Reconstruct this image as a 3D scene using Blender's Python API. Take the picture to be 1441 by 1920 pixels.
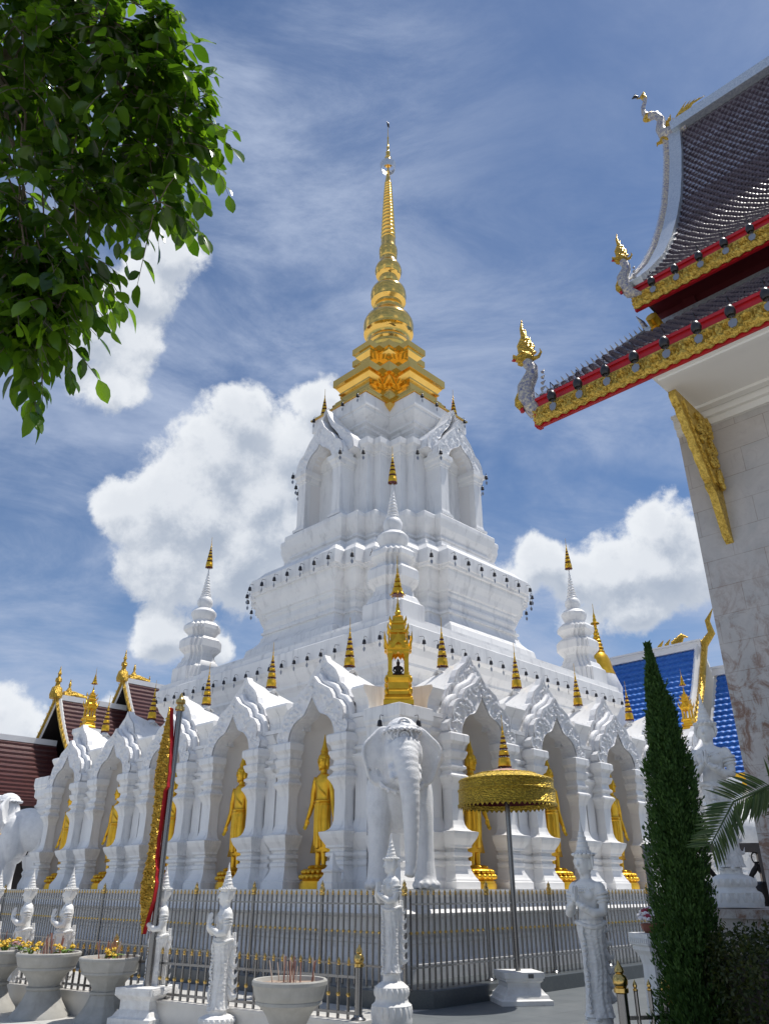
import bpy, bmesh, math, random
from mathutils import Vector, Matrix, noise
R = math.radians
sc = bpy.context.scene
for o in list(bpy.data.objects): bpy.data.objects.remove(o)
COL = sc.collection

# ------------------------------------------------------------------ camera
cd = bpy.data.cameras.new('camera'); cam = bpy.data.objects.new('camera', cd); COL.objects.link(cam)
cam.location = (0, 0, 1.65); cam.rotation_euler = (R(90 + 26.17), 0, 0)
cd.sensor_fit = 'VERTICAL'; cd.sensor_height = 24.0; cd.lens = 24.0 * 1439.55 / 1920
cd.clip_start = 0.05; cd.clip_end = 3000
sc.camera = cam
sc.cycles.glossy_bounces = 6

CA = R(45.55)
# ------------------------------------------------------------------ sun, sky, exposure
SUN_EL = R(69); SUN_H = Vector((0.90, 0.44)).normalized()
SUN = Vector((SUN_H.x * math.cos(SUN_EL), SUN_H.y * math.cos(SUN_EL), math.sin(SUN_EL)))
ld = bpy.data.lights.new('sun', 'SUN'); ld.energy = 4.7; ld.angle = R(0.5); ld.color = (1.0, 0.955, 0.88)
sun = bpy.data.objects.new('sun', ld); COL.objects.link(sun)
sun.rotation_euler = SUN.to_track_quat('Z', 'Y').to_euler(); sun.location = (20, 10, 60)
sc.view_settings.view_transform = 'Standard'; sc.view_settings.look = 'None'
sc.view_settings.exposure = 0.05; sc.view_settings.gamma = 1.0; sc.view_settings.use_curve_mapping = False

world = bpy.data.worlds.new('World'); sc.world = world; world.use_nodes = True
wt = world.node_tree; wt.nodes.clear()
def WN(t, **k):
    n = wt.nodes.new(t)
    for a, b in k.items(): setattr(n, a, b)
    return n
def wset(sock, v):
    if isinstance(v, bpy.types.NodeSocket): wt.links.new(v, sock)
    else: sock.default_value = v
def wm(op, a, b=None, c=None, clamp=False):
    n = WN('ShaderNodeMath', operation=op, use_clamp=clamp)
    for i, v in enumerate((a, b, c)):
        if v is not None: wset(n.inputs[i], v)
    return n.outputs[0]
def wv(op, a, b=None):
    n = WN('ShaderNodeVectorMath', operation=op)
    wset(n.inputs[0], a)
    if b is not None: wset(n.inputs[1], b)
    return n.outputs['Value'] if op in ('DISTANCE', 'LENGTH', 'DOT_PRODUCT') else n.outputs['Vector']
def wramp(x, a, b, lo=0.0, hi=1.0):
    n = WN('ShaderNodeMapRange', interpolation_type='SMOOTHSTEP')
    wset(n.inputs['Value'], x); n.inputs['From Min'].default_value = a; n.inputs['From Max'].default_value = b
    n.inputs['To Min'].default_value = lo; n.inputs['To Max'].default_value = hi
    return n.outputs[0]
def wmix(f, a, b):
    n = WN('ShaderNodeMix', data_type='RGBA')
    wset(n.inputs['Factor'], f); wset(n.inputs['A'], a) if False else None
    wset(n.inputs[6], a); wset(n.inputs[7], b)
    return n.outputs[2]
def wnoise(vec, scale, detail=6, rough=0.55, dist=0.0):
    n = WN('ShaderNodeTexNoise'); wset(n.inputs['Vector'], vec)
    n.inputs['Scale'].default_value = scale; n.inputs['Detail'].default_value = detail
    n.inputs['Roughness'].default_value = rough; n.inputs['Distortion'].default_value = dist
    return n
tc = WN('ShaderNodeTexCoord'); DIR = wv('NORMALIZE', tc.outputs['Generated'])
sky = WN('ShaderNodeTexSky', sky_type='NISHITA'); sky.sun_disc = False
sky.sun_elevation = SUN_EL; sky.sun_rotation = math.atan2(SUN_H.x, SUN_H.y)
sky.altitude = 300; sky.air_density = 1.0; sky.dust_density = 0.25; sky.ozone_density = 6.5
# cumulus heaps: (direction, angular radius)
HEAPS = [((-.183,.825,.534),.060),((-.204,.853,.48),.085),((-.151,.881,.448),.10),((-.23,.879,.417),.09),((-.311,.853,.419),.048),((-.268,.866,.43),.06),
 ((-.083,.825,.562),.042),((-.112,.85,.515),.065),((-.267,.892,.370),.070),((-.184,.91,.385),.085),((-.11,.91,.41),.08),
 ((-.277,.918,.282),.045),((-.227,.931,.276),.04),
 ((-.426,.886,.16),.055),((-.46,.87,.13),.06),((-.33,.93,.15),.06),
 ((.339,.871,.358),.072),((.283,.893,.352),.055),((.345,.854,.40),.050),((.20,.912,.365),.048),((.302,.903,.312),.055),((.156,.929,.335),.050),((.24,.905,.345),.05),
 ((.40,.84,.35),.07),((.24,.92,.29),.04),((.10,.95,.30),.06),
 ((-.288,.707,.646),.055),((-.316,.741,.593),.055),((-.255,.690,.680),.05),((-.36,.72,.60),.08),((-.33,.77,.55),.045),
 ((.8,.3,.4),.16),((-.85,.2,.4),.18),((.5,-.8,.25),.16),((-.5,-.8,.2),.2)]
def heap_density(vec):
    w = wnoise(vec, 9.0, 4, 0.55)
    off = wv('SUBTRACT', w.outputs['Color'], (0.5, 0.5, 0.5))
    n = WN('ShaderNodeVectorMath', operation='SCALE'); wset(n.inputs[0], off); n.inputs['Scale'].default_value = 0.085
    v2 = wv('ADD', vec, n.outputs[0])
    cur = None
    for c, r in HEAPS:
        l = math.sqrt(sum(q*q for q in c)); c = tuple(q/l for q in c)
        d = wm('MULTIPLY_ADD', wv('DISTANCE', v2, c), -1.0/r, 1.0)
        cur = d if cur is None else wm('SMOOTH_MAX', cur, d, 0.35)
    f = wnoise(vec, 20.0, 11, 0.66, 0.15)
    g = wnoise(vec, 6.0, 3, 0.5)
    return wm('ADD', wm('ADD', cur, wm('MULTIPLY', wm('SUBTRACT', f.outputs[0], 0.5), 1.15)), wm('MULTIPLY', wm('SUBTRACT', g.outputs[0], 0.5), 0.55))
D0 = heap_density(DIR)
D1 = heap_density(wv('ADD', DIR, (-0.008, 0.0, 0.030)))
heap_a = wm('MULTIPLY', wramp(D0, 0.02, 0.34), 0.97)
lit = wramp(wm('SUBTRACT', D0, D1), -0.30, 0.42)
edge = wramp(D0, 0.1, 0.8, 1.0, 0.0)
lit = wm('ADD', wm('MULTIPLY', lit, 0.80), wm('MULTIPLY', edge, 0.32), clamp=True)
heap_c = wmix(lit, (0.40, 0.46, 0.56, 1), (0.83, 0.86, 0.90, 1))
# thin streaked cirrus on a high plane
sep = WN('ShaderNodeSeparateXYZ'); wset(sep.inputs[0], DIR)
hz = wm('ADD', wm('MAXIMUM', sep.outputs[2], 0.0), 0.12)
pl = WN('ShaderNodeCombineXYZ'); wset(pl.inputs[0], wm('DIVIDE', sep.outputs[0], hz)); wset(pl.inputs[1], wm('DIVIDE', sep.outputs[1], hz))
mp = WN('ShaderNodeMapping'); wset(mp.inputs[0], DIR); mp.inputs['Rotation'].default_value = (0, R(42), R(8)); mp.inputs['Scale'].default_value = (1.3, 3.0, 4.6)
c1 = wnoise(mp.outputs[0], 2.3, 11, 0.68, 0.55)
mp2 = WN('ShaderNodeMapping'); wset(mp2.inputs[0], DIR); mp2.inputs['Location'].default_value = (0.33, 0.1, 0.2); mp2.inputs['Rotation'].default_value = (0, R(20), 0); mp2.inputs['Scale'].default_value = (1.5, 1.5, 2.4)
c2 = wnoise(mp2.outputs[0], 2.2, 6, 0.55, 0.4)
ci = wm('MULTIPLY', wramp(c1.outputs[0], 0.30, 0.72), wramp(c2.outputs[0], 0.28, 0.58))
ci = wm('ADD', wm('MULTIPLY', ci, 0.80), wm('MULTIPLY', wramp(c2.outputs[0], 0.3, 0.7), 0.22), clamp=True)
ci = wm('MULTIPLY', ci, wramp(wv('DISTANCE', DIR, (0.262, 0.559, 0.787)), 0.08, 0.42, 0.22, 1.0))
bg_sky = WN('ShaderNodeBackground'); wset(bg_sky.inputs[0], sky.outputs[0]); bg_sky.inputs[1].default_value = 0.10
bg_ci = WN('ShaderNodeBackground'); bg_ci.inputs[0].default_value = (0.43, 0.51, 0.68, 1); bg_ci.inputs[1].default_value = 1.0
bg_h = WN('ShaderNodeBackground'); wset(bg_h.inputs[0], heap_c); bg_h.inputs[1].default_value = 1.0
m1 = WN('ShaderNodeMixShader'); wset(m1.inputs[0], ci); wset(m1.inputs[1], bg_sky.outputs[0]); wset(m1.inputs[2], bg_ci.outputs[0])
m2 = WN('ShaderNodeMixShader'); wset(m2.inputs[0], heap_a); wset(m2.inputs[1], m1.outputs[0]); wset(m2.inputs[2], bg_h.outputs[0])
wo = WN('ShaderNodeOutputWorld'); wset(wo.inputs[0], m2.outputs[0])

# ------------------------------------------------------------------ frame of the chedi and its neighbours
CX, CY, CA = 0.184, 28.0, R(45.55)
def W(u, v, z=0.0):
    return Vector((CX + u*math.cos(CA) - v*math.sin(CA), CY + u*math.sin(CA) + v*math.cos(CA), z))
FLOOR = 1.65

# ------------------------------------------------------------------ helpers
class MB:
    """collects verts and faces (with material slots) for ONE mesh"""
    def __init__(s): s.v = []; s.f = []; s.m = []
    def add(s, vs, fs, m=0):
        b = len(s.v); s.v += [tuple(p) for p in vs]
        for f in fs: s.f.append(tuple(b + i for i in f)); s.m.append(m)
        return s
    def box(s, x0, x1, y0, y1, z0, z1, m=0, M=None):
        vs = [Vector(p) for p in ((x0,y0,z0),(x1,y0,z0),(x1,y1,z0),(x0,y1,z0),(x0,y0,z1),(x1,y0,z1),(x1,y1,z1),(x0,y1,z1))]
        if M: vs = [M @ p for p in vs]
        return s.add(vs, [(0,3,2,1),(4,5,6,7),(0,1,5,4),(1,2,6,5),(2,3,7,6),(3,0,4,7)], m)
    def loft(s, rings, m=0, cap0=True, cap1=True, closed=True):
        n = len(rings[0]); b = len(s.v)
        for r in rings: s.v += [tuple(p) for p in r]
        for i in range(len(rings)-1):
            for j in range(n if closed else n-1):
                k = (j+1) % n
                s.f.append((b+i*n+j, b+i*n+k, b+(i+1)*n+k, b+(i+1)*n+j)); s.m.append(m)
        if cap0: s.f.append(tuple(b+j for j in range(n-1,-1,-1))); s.m.append(m)
        if cap1: s.f.append(tuple(b+(len(rings)-1)*n+j for j in range(n))); s.m.append(m)
        return s
    def lathe(s, prof, n=20, c=(0,0,0), m=0, ph=0.0, M=None, cap=True):
        rings = []
        for r, z in prof:
            ring = [Vector((c[0]+r*math.cos(ph+2*math.pi*j/n), c[1]+r*math.sin(ph+2*math.pi*j/n), c[2]+z)) for j in range(n)]
            if M: ring = [M @ p for p in ring]
            rings.append(ring)
        return s.loft(rings, m, cap, cap)
    def tube(s, path, radii, n=8, m=0, flat=1.0, up=(0,0,1), cap=True):
        P = [Vector(p) for p in path]
        if not hasattr(radii, '__len__'): radii = [radii]*len(P)
        rings = []; prev = None
        for i, p in enumerate(P):
            t = (P[min(i+1,len(P)-1)] - P[max(i-1,0)]).normalized()
            a = prev if prev is not None else (Vector(up) if abs(t.dot(Vector(up))) < 0.95 else Vector((1,0,0)))
            a = (a - t*a.dot(t)).normalized(); b2 = t.cross(a); prev = a
            rings.append([p + a*(radii[i]*math.cos(2*math.pi*j/n)) + b2*(radii[i]*flat*math.sin(2*math.pi*j/n)) for j in range(n)])
        return s.loft(rings, m, cap, cap)
    def ell(s, c, r, rot=None, n=12, k=8, m=0):
        if not hasattr(r, '__len__'): r = (r, r, r)
        M = rot if rot else Matrix.Identity(3)
        rings = []
        for i in range(1, k):
            th = math.pi*i/k
            rings.append([Vector(c) + M @ Vector((r[0]*math.sin(th)*math.cos(2*math.pi*j/n), r[1]*math.sin(th)*math.sin(2*math.pi*j/n), -r[2]*math.cos(th))) for j in range(n)])
        b = len(s.v); s.loft(rings, m, False, False)
        lo = len(s.v); s.v += [tuple(Vector(c) + M @ Vector((0,0,-r[2]))), tuple(Vector(c) + M @ Vector((0,0,r[2])))]
        for j in range(n):
            s.f.append((lo, b+(j+1)%n, b+j)); s.m.append(m)
            s.f.append((lo+1, b+(k-2)*n+j, b+(k-2)*n+(j+1)%n)); s.m.append(m)
        return s
    def prism(s, poly, f, d0, d1, m=0):
        """poly of (a, b), f(a, b, d) -> point"""
        n = len(poly)
        return s.add([f(a,b,d0) for a,b in poly] + [f(a,b,d1) for a,b in poly],
            [tuple(range(n-1,-1,-1)), tuple(range(n,2*n))] + [(i,(i+1)%n,n+(i+1)%n,n+i) for i in range(n)], m)
    def grid(s, nu, nv, f, m=0):
        b = len(s.v)
        for i in range(nu+1):
            for j in range(nv+1): s.v.append(tuple(f(i/nu, j/nv)))
        for i in range(nu):
            for j in range(nv):
                a = b+i*(nv+1)+j; s.f.append((a, a+nv+1, a+nv+2, a+1)); s.m.append(m)
        return s
def mesh_of(name, mb, mats, smooth=None):
    me = bpy.data.meshes.new(name); me.from_pydata(mb.v, [], mb.f)
    for m in (mats if isinstance(mats, (list, tuple)) else [mats]): me.materials.append(m)
    if any(mb.m): me.polygons.foreach_set('material_index', mb.m)
    bm = bmesh.new(); bm.from_mesh(me); bmesh.ops.recalc_face_normals(bm, faces=bm.faces)
    if smooth:
        for f in bm.faces: f.smooth = True
        lim = R(smooth)
        for e in bm.edges:
            if len(e.link_faces) == 2 and e.calc_face_angle(0) > lim: e.smooth = False
    bm.to_mesh(me); bm.free(); me.update()
    return me
def put(name, me, parent=None, loc=(0,0,0), rot=0.0):
    o = bpy.data.objects.new(name, me); COL.objects.link(o); o.location = loc
    o.rotation_euler = (0,0,rot) if not hasattr(rot, '__len__') else rot
    if parent: o.parent = parent
    return o
def obj(name, mb, mats, parent=None, smooth=None, loc=(0,0,0), rot=0.0):
    return put(name, mesh_of(name, mb, mats, smooth), parent, loc, rot)
def tag(o, label, cat, group=None):
    o['label'] = label; o['category'] = cat
    if group: o['group'] = group
    return o
def thing(name, label, cat, loc=(0,0,0), rot=0.0, group=None):
    o = bpy.data.objects.new(name, None); COL.objects.link(o); o.location = loc
    o.rotation_euler = (0,0,rot) if not hasattr(rot, '__len__') else rot
    o.empty_display_size = 0.2
    return tag(o, label, cat, group)
def structure(o): o['kind'] = 'structure'; return o
def dup(src, loc, rot=None, label=None, scale=None, group=None):
    r = src.copy(); COL.objects.link(r); r.location = loc
    if rot is not None: r.rotation_euler = (0,0,rot) if not hasattr(rot,'__len__') else rot
    if scale: r.scale = (scale,)*3 if not hasattr(scale,'__len__') else scale
    if label: r['label'] = label
    if group: r['group'] = group
    for ch in list(src.children):
        c = ch.copy(); COL.objects.link(c); c.parent = r
        for g in list(ch.children):
            d = g.copy(); COL.objects.link(d); d.parent = c
    return r
def remesh(mb, voxel, iters=3, fac=0.5):
    """fuse overlapping solids into one continuous skin"""
    me = mesh_of('skin', mb, [])
    o = bpy.data.objects.new('skin', me); COL.objects.link(o)
    m = o.modifiers.new('r', 'REMESH'); m.mode = 'VOXEL'; m.voxel_size = voxel; m.use_smooth_shade = True
    if iters:
        k = o.modifiers.new('s', 'SMOOTH'); k.factor = fac; k.iterations = iters
    dg = bpy.context.evaluated_depsgraph_get(); dg.update()
    out = bpy.data.meshes.new_from_object(o.evaluated_get(dg))
    bpy.data.objects.remove(o); bpy.data.meshes.remove(me)
    out.materials.clear()
    for p in out.polygons: p.use_smooth = True
    return out
def skin(name, mb, mat, parent=None, voxel=0.02, iters=3, loc=(0,0,0), rot=0.0):
    me = remesh(mb, voxel, iters); me.name = name; me.materials.append(mat)
    return put(name, me, parent, loc, rot)
ORD = ['first','second','third','fourth','fifth','sixth','seventh','eighth','ninth','tenth','eleventh','twelfth','thirteenth','fourteenth','fifteenth','sixteenth','seventeenth','eighteenth','nineteenth','twentieth','twenty-first','twenty-second','twenty-third','twenty-fourth']

# ------------------------------------------------------------------ materials
def material(name, base, rough=0.6, metal=0.0, var=None, vscale=3.0, stain=None, sscale=1.2, samt=0.4, bump=0.0, bscale=30.0, spec=0.5, bdist=0.02, vor=0.0, vorscale=20.0, coat=0.0, streak=False):
    m = bpy.data.materials.new(name); m.use_nodes = True; nt = m.node_tree; b = nt.nodes['Principled BSDF']
    b.inputs['Roughness'].default_value = rough; b.inputs['Metallic'].default_value = metal
    b.inputs['Specular IOR Level'].default_value = spec; b.inputs['Coat Weight'].default_value = coat
    N = nt.nodes.new; L = nt.links.new
    t = N('ShaderNodeTexCoord'); col = None
    def nz(sc_, det=5, rg=0.6, vec=None):
        n = N('ShaderNodeTexNoise'); L(vec or t.outputs['Object'], n.inputs['Vector']); n.inputs['Scale'].default_value = sc_
        n.inputs['Detail'].default_value = det; n.inputs['Roughness'].default_value = rg; return n
    def mix(fac, a, bb):
        x = N('ShaderNodeMix'); x.data_type = 'RGBA'
        L(fac, x.inputs[0])
        for i, q in ((6, a), (7, bb)):
            if isinstance(q, bpy.types.NodeSocket): L(q, x.inputs[i])
            else: x.inputs[i].default_value = (*q, 1)
        return x.outputs[2]
    def ramp(s_, a, c, hi=1.0):
        r = N('ShaderNodeMapRange'); L(s_, r.inputs[0]); r.inputs[1].default_value = a; r.inputs[2].default_value = c; r.inputs[4].default_value = hi
        return r.outputs[0]
    cur = tuple(base)
    if var: cur = mix(ramp(nz(vscale).outputs[0], 0.35, 0.65), cur, var)
    if stain:
        vec = None
        if streak:
            mp = N('ShaderNodeMapping'); L(t.outputs['Object'], mp.inputs[0]); mp.inputs['Scale'].default_value = (1, 1, 0.12); vec = mp.outputs[0]
        f = ramp(nz(sscale, 8, 0.7, vec).outputs[0], 0.52, 0.75, samt)
        if isinstance(cur, tuple): cur = mix(f, cur, stain)
        else: cur = mix(f, cur, stain)
    if isinstance(cur, tuple): b.inputs['Base Color'].default_value = (*cur, 1)
    else: L(cur, b.inputs['Base Color'])
    h = None
    if bump:
        h = nz(bscale, 6, 0.65).outputs[0]
    if vor:
        v = N('ShaderNodeTexVoronoi'); v.feature = 'SMOOTH_F1'; L(t.outputs['Object'], v.inputs['Vector']); v.inputs['Scale'].default_value = vorscale
        wv_ = N('ShaderNodeTexWave'); wv_.wave_type = 'RINGS'; wv_.inputs['Scale'].default_value = vorscale*0.25; wv_.inputs['Distortion'].default_value = 9; wv_.inputs['Detail'].default_value = 2; wv_.inputs['Detail Scale'].default_value = 1.6
        L(t.outputs['Object'], wv_.inputs['Vector'])
        ad = N('ShaderNodeMath'); ad.operation = 'ADD'; L(v.outputs['Distance'], ad.inputs[0]); L(wv_.outputs['Fac'], ad.inputs[1]); 
        h2 = ad.outputs[0]
        if h:
            a2 = N('ShaderNodeMath'); a2.operation = 'ADD'; L(h, a2.inputs[0]); L(h2, a2.inputs[1]); h = a2.outputs[0]
        else: h = h2
    if h:
        bp = N('ShaderNodeBump'); bp.inputs['Strength'].default_value = max(bump, vor); bp.inputs['Distance'].default_value = bdist
        L(h, bp.inputs['Height']); L(bp.outputs[0], b.inputs['Normal'])
    return m
PLASTER = material('white_plaster', (0.815,0.81,0.80), 0.42, var=(0.755,0.75,0.745), vscale=1.3, stain=(0.44,0.44,0.45), sscale=3.2, samt=0.85, bump=0.10, bscale=14, streak=True)
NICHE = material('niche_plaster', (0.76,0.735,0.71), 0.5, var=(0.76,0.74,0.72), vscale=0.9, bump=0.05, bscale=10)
CARVED = material('carved_white_stucco', (0.82,0.825,0.83), 0.5, var=(0.72,0.72,0.74), vscale=9, bump=0.5, bscale=26, bdist=0.03)
STATUE = material('whitewashed_concrete', (0.80,0.80,0.79), 0.62, var=(0.72,0.715,0.70), vscale=6, stain=(0.46,0.43,0.38), sscale=5, samt=0.45, bump=0.3, bscale=60, bdist=0.008)
STATUE_C = material('carved_whitewash', (0.81,0.81,0.80), 0.62, var=(0.70,0.69,0.68), vscale=12, stain=(0.46,0.43,0.39), sscale=5, samt=0.45, bump=0.35, bscale=60, vor=0.35, vorscale=34, bdist=0.008)
ELEPHANT = material('elephant_white', (0.80,0.805,0.81), 0.58, var=(0.72,0.725,0.74), vscale=5, stain=(0.48,0.48,0.48), sscale=3.0, samt=0.45, bump=0.55, bscale=38, bdist=0.02)
GOLD = material('mirror_gold', (0.93,0.60,0.16), 0.15, 1.0, var=(0.86,0.54,0.13), vscale=2, bump=0.02, bscale=4)
GOLD_P = material('gold_leaf', (0.83,0.50,0.045), 0.36, 0.82, var=(0.72,0.40,0.03), vscale=5, bump=0.08, bscale=12)
GOLD_C = material('carved_gilding', (0.80,0.53,0.09), 0.40, 0.7, var=(0.50,0.30,0.04), vscale=22, bump=0.5, bscale=34, vor=0.9, vorscale=26, bdist=0.03)  # dark tone puts the shaded recesses of the carving into the colour
GOLD_D = material('pierced_gilding', (0.66,0.47,0.06), 0.42, 0.75, var=(0.30,0.20,0.03), vscale=30, bump=0.5, bscale=40, vor=0.7, vorscale=34, bdist=0.02)
BRASS = material('brass', (0.62,0.43,0.15), 0.22, 1.0)
STEEL = material('stainless_steel', (0.25,0.245,0.245), 0.26, 1.0, bump=0.03, bscale=4)
RED = material('red_lacquer', (0.50,0.012,0.018), 0.35, var=(0.40,0.01,0.015), vscale=3)
RED_D = material('dark_red_paint', (0.10,0.012,0.016), 0.45)
BRONZE = material('blackened_bronze', (0.035,0.032,0.03), 0.4, 0.6)
BELLM = material('dark_bell_metal', (0.05,0.048,0.05), 0.35, 0.7)
LEAFMET = material('bell_leaf_metal', (0.33,0.33,0.34), 0.35, 0.8)
GRANITE = material('dark_granite', (0.085,0.095,0.10), 0.28, var=(0.06,0.07,0.075), vscale=40, stain=(0.16,0.17,0.17), sscale=3, samt=0.4, bump=0.05)
POTM = material('cement_pot', (0.44,0.43,0.40), 0.7, var=(0.36,0.35,0.32), vscale=5, stain=(0.24,0.23,0.20), sscale=3, samt=0.55, bump=0.2, bscale=25, streak=True)
SAND = material('ash_sand', (0.42,0.33,0.26), 0.95, var=(0.30,0.22,0.17), vscale=40, bump=0.6, bscale=60)
LOWW = material('marble_low_wall', (0.66,0.64,0.60), 0.4, var=(0.58,0.56,0.53), vscale=2.5, stain=(0.45,0.42,0.38), sscale=1.5, samt=0.4)
SOFFIT = material('soffit_white', (0.78,0.76,0.72), 0.6)
GLASSC = material('mirror_mosaic', (0.62,0.66,0.70), 0.28, 0.6, var=(0.40,0.46,0.54), vscale=25, bump=0.5, bscale=50)
TILE_P = material('glazed_purple_tile', (0.060,0.046,0.066), 0.20, var=(0.095,0.075,0.105), vscale=6, spec=0.9, coat=0.4)
TILE_R = material('brown_roof_tile', (0.10,0.032,0.028), 0.3, var=(0.065,0.022,0.022), vscale=8)
TILE_B = material('blue_roof_tile', (0.035,0.14,0.47), 0.48, var=(0.05,0.19,0.57), vscale=5, spec=0.35)
ROOFW = material('white_ridge', (0.80,0.80,0.79), 0.5, stain=(0.5,0.5,0.48), sscale=2, samt=0.3)
DARKW = material('dark_timber_and_shade', (0.022,0.017,0.016), 0.5)  # timber, also the near-black that stands for shaded interiors
NAGA = material('naga_scales', (0.62,0.56,0.42), 0.4, 0.3, var=(0.14,0.15,0.28), vscale=26, bump=0.6, bscale=40)
PINK = material('pink_red_cloth', (0.42,0.20,0.20), 0.7, var=(0.50,0.32,0.26), vscale=8)
PLAQUE = material('name_plaque', (0.12,0.12,0.12), 0.4)
INCENSE = material('incense', (0.34,0.16,0.12), 0.8); INCENSE2 = material('incense_ash', (0.50,0.40,0.33), 0.9)
YELLOW = material('marigold_petals', (0.70,0.48,0.03), 0.6, var=(0.62,0.36,0.02), vscale=40)
STEM = material('flower_stems', (0.16,0.26,0.05), 0.6)
WHITEFL = material('white_petals', (0.78,0.74,0.74), 0.6); REDFL = material('dark_red_petals', (0.30,0.03,0.06), 0.6)
BASKET = material('brown_basket', (0.20,0.06,0.035), 0.6)
BARK = material('bark', (0.12,0.095,0.07), 0.9, var=(0.20,0.17,0.13), vscale=10, bump=0.5, bscale=20)
def ground_mat():
    m = material('plaza_floor', (0.52,0.51,0.48), 0.6, var=(0.44,0.435,0.42), vscale=0.8, stain=(0.36,0.35,0.33), sscale=0.9, samt=0.35, bump=0.06, bscale=20)
    return m
GROUND = ground_mat()
GOLD_F = material('gilded_fretwork', (0.78,0.55,0.12), 0.42, 0.65, var=(0.40,0.25,0.04), vscale=26, bump=0.4, bscale=50, bdist=0.012, vor=0.5, vorscale=40)  # darker tone stands in for shade in the fretwork recesses
PAVE_D = material('shade_toned_paving', (0.155,0.17,0.18), 0.45, var=(0.125,0.14,0.15), vscale=1.5, stain=(0.22,0.23,0.23), sscale=1.2, samt=0.4)  # base colour lowered so the paving carries the missing shade
def joints(m, size, depth, dark):
    nt = m.node_tree; b = nt.nodes['Principled BSDF']; N = nt.nodes.new; L = nt.links.new
    t = N('ShaderNodeTexCoord'); mp = N('ShaderNodeMapping'); mp.inputs['Rotation'].default_value = (0,0,CA); L(t.outputs['Object'], mp.inputs[0])
    br = N('ShaderNodeTexBrick'); br.offset = 0.0; L(mp.outputs[0], br.inputs['Vector']); br.inputs['Scale'].default_value = 1.0
    br.inputs['Brick Width'].default_value = size; br.inputs['Row Height'].default_value = size; br.inputs['Mortar Size'].default_value = 0.006
    br.inputs['Color1'].default_value = (1,1,1,1); br.inputs['Color2'].default_value = (.90,.90,.90,1); br.inputs['Mortar'].default_value = (dark,dark,dark,1)
    mx = N('ShaderNodeMix'); mx.data_type = 'RGBA'; mx.blend_type = 'MULTIPLY'; mx.inputs[0].default_value = 1
    src = b.inputs['Base Color'].links[0].from_socket; L(src, mx.inputs[6]); L(br.outputs['Color'], mx.inputs[7]); L(mx.outputs[2], b.inputs['Base Color'])
joints(GROUND, 0.6, 0, 0.55); joints(PAVE_D, 0.6, 0, 0.55)
def marble_mat():
    m = bpy.data.materials.new('stained_marble_tiles'); m.use_nodes = True; nt = m.node_tree; b = nt.nodes['Principled BSDF']
    N = nt.nodes.new; L = nt.links.new
    t = N('ShaderNodeTexCoord'); s = N('ShaderNodeSeparateXYZ'); L(t.outputs['Object'], s.inputs[0])
    c = N('ShaderNodeCombineXYZ')
    ad = N('ShaderNodeMath'); ad.operation = 'ADD'; L(s.outputs[0], ad.inputs[0]); L(s.outputs[1], ad.inputs[1])
    L(ad.outputs[0], c.inputs[0]); L(s.outputs[2], c.inputs[1])
    br = N('ShaderNodeTexBrick'); L(c.outputs[0], br.inputs['Vector']); br.inputs['Scale'].default_value = 1.0
    br.inputs['Brick Width'].default_value = 0.74; br.inputs['Row Height'].default_value = 0.37; br.inputs['Mortar Size'].default_value = 0.004; br.inputs['Mortar Smooth'].default_value = 0.2
    br.inputs['Color1'].default_value = (0.49,0.45,0.42,1); br.inputs['Color2'].default_value = (0.43,0.42,0.41,1); br.inputs['Mortar'].default_value = (0.27,0.22,0.19,1); br.offset = 0.5; br.inputs['Bias'].default_value = 0.0
    def nz(sc_, d=6, r=0.6, di=0.0):
        n = N('ShaderNodeTexNoise'); L(t.outputs['Object'], n.inputs['Vector']); n.inputs['Scale'].default_value = sc_; n.inputs['Detail'].default_value = d; n.inputs['Roughness'].default_value = r; n.inputs['Distortion'].default_value = di; return n.outputs[0]
    def rng(x, a, c_, hi=1.0):
        r = N('ShaderNodeMapRange'); L(x, r.inputs[0]); r.inputs[1].default_value = a; r.inputs[2].default_value = c_; r.inputs[4].default_value = hi; return r.outputs[0]
    def mul(a, c_):
        q = N('ShaderNodeMath'); q.operation = 'MULTIPLY'; L(a, q.inputs[0]); L(c_, q.inputs[1]) if isinstance(c_, bpy.types.NodeSocket) else setattr(q.inputs[1], 'default_value', c_); return q.outputs[0]
    def mix(f, a, c_):
        x = N('ShaderNodeMix'); x.data_type = 'RGBA'; L(f, x.inputs[0])
        for i, q in ((6, a), (7, c_)):
            L(q, x.inputs[i]) if isinstance(q, bpy.types.NodeSocket) else setattr(x.inputs[i], 'default_value', (*q, 1))
        return x.outputs[2]
    col = mix(rng(nz(2.2, 8, 0.65, 1.5), 0.4, 0.7, 0.7), br.outputs['Color'], (0.56,0.52,0.49))
    col = mix(rng(nz(6.0, 8, 0.7, 2.5), 0.54, 0.64, 0.30), col, (0.36,0.31,0.31))
    # brown seepage: stronger low on the wall, where water has run (a stain with its own ragged shape)
    low = rng(s.outputs[2], 5.9, 3.6)
    veins = rng(nz(3.0, 10, 0.74, 1.6), 0.48, 0.60)
    col = mix(mul(mul(low, veins), 0.85), col, (0.19,0.085,0.04))
    L(col, b.inputs['Base Color']); b.inputs['Roughness'].default_value = 0.34
    return m
MARBLE = marble_mat()
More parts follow.
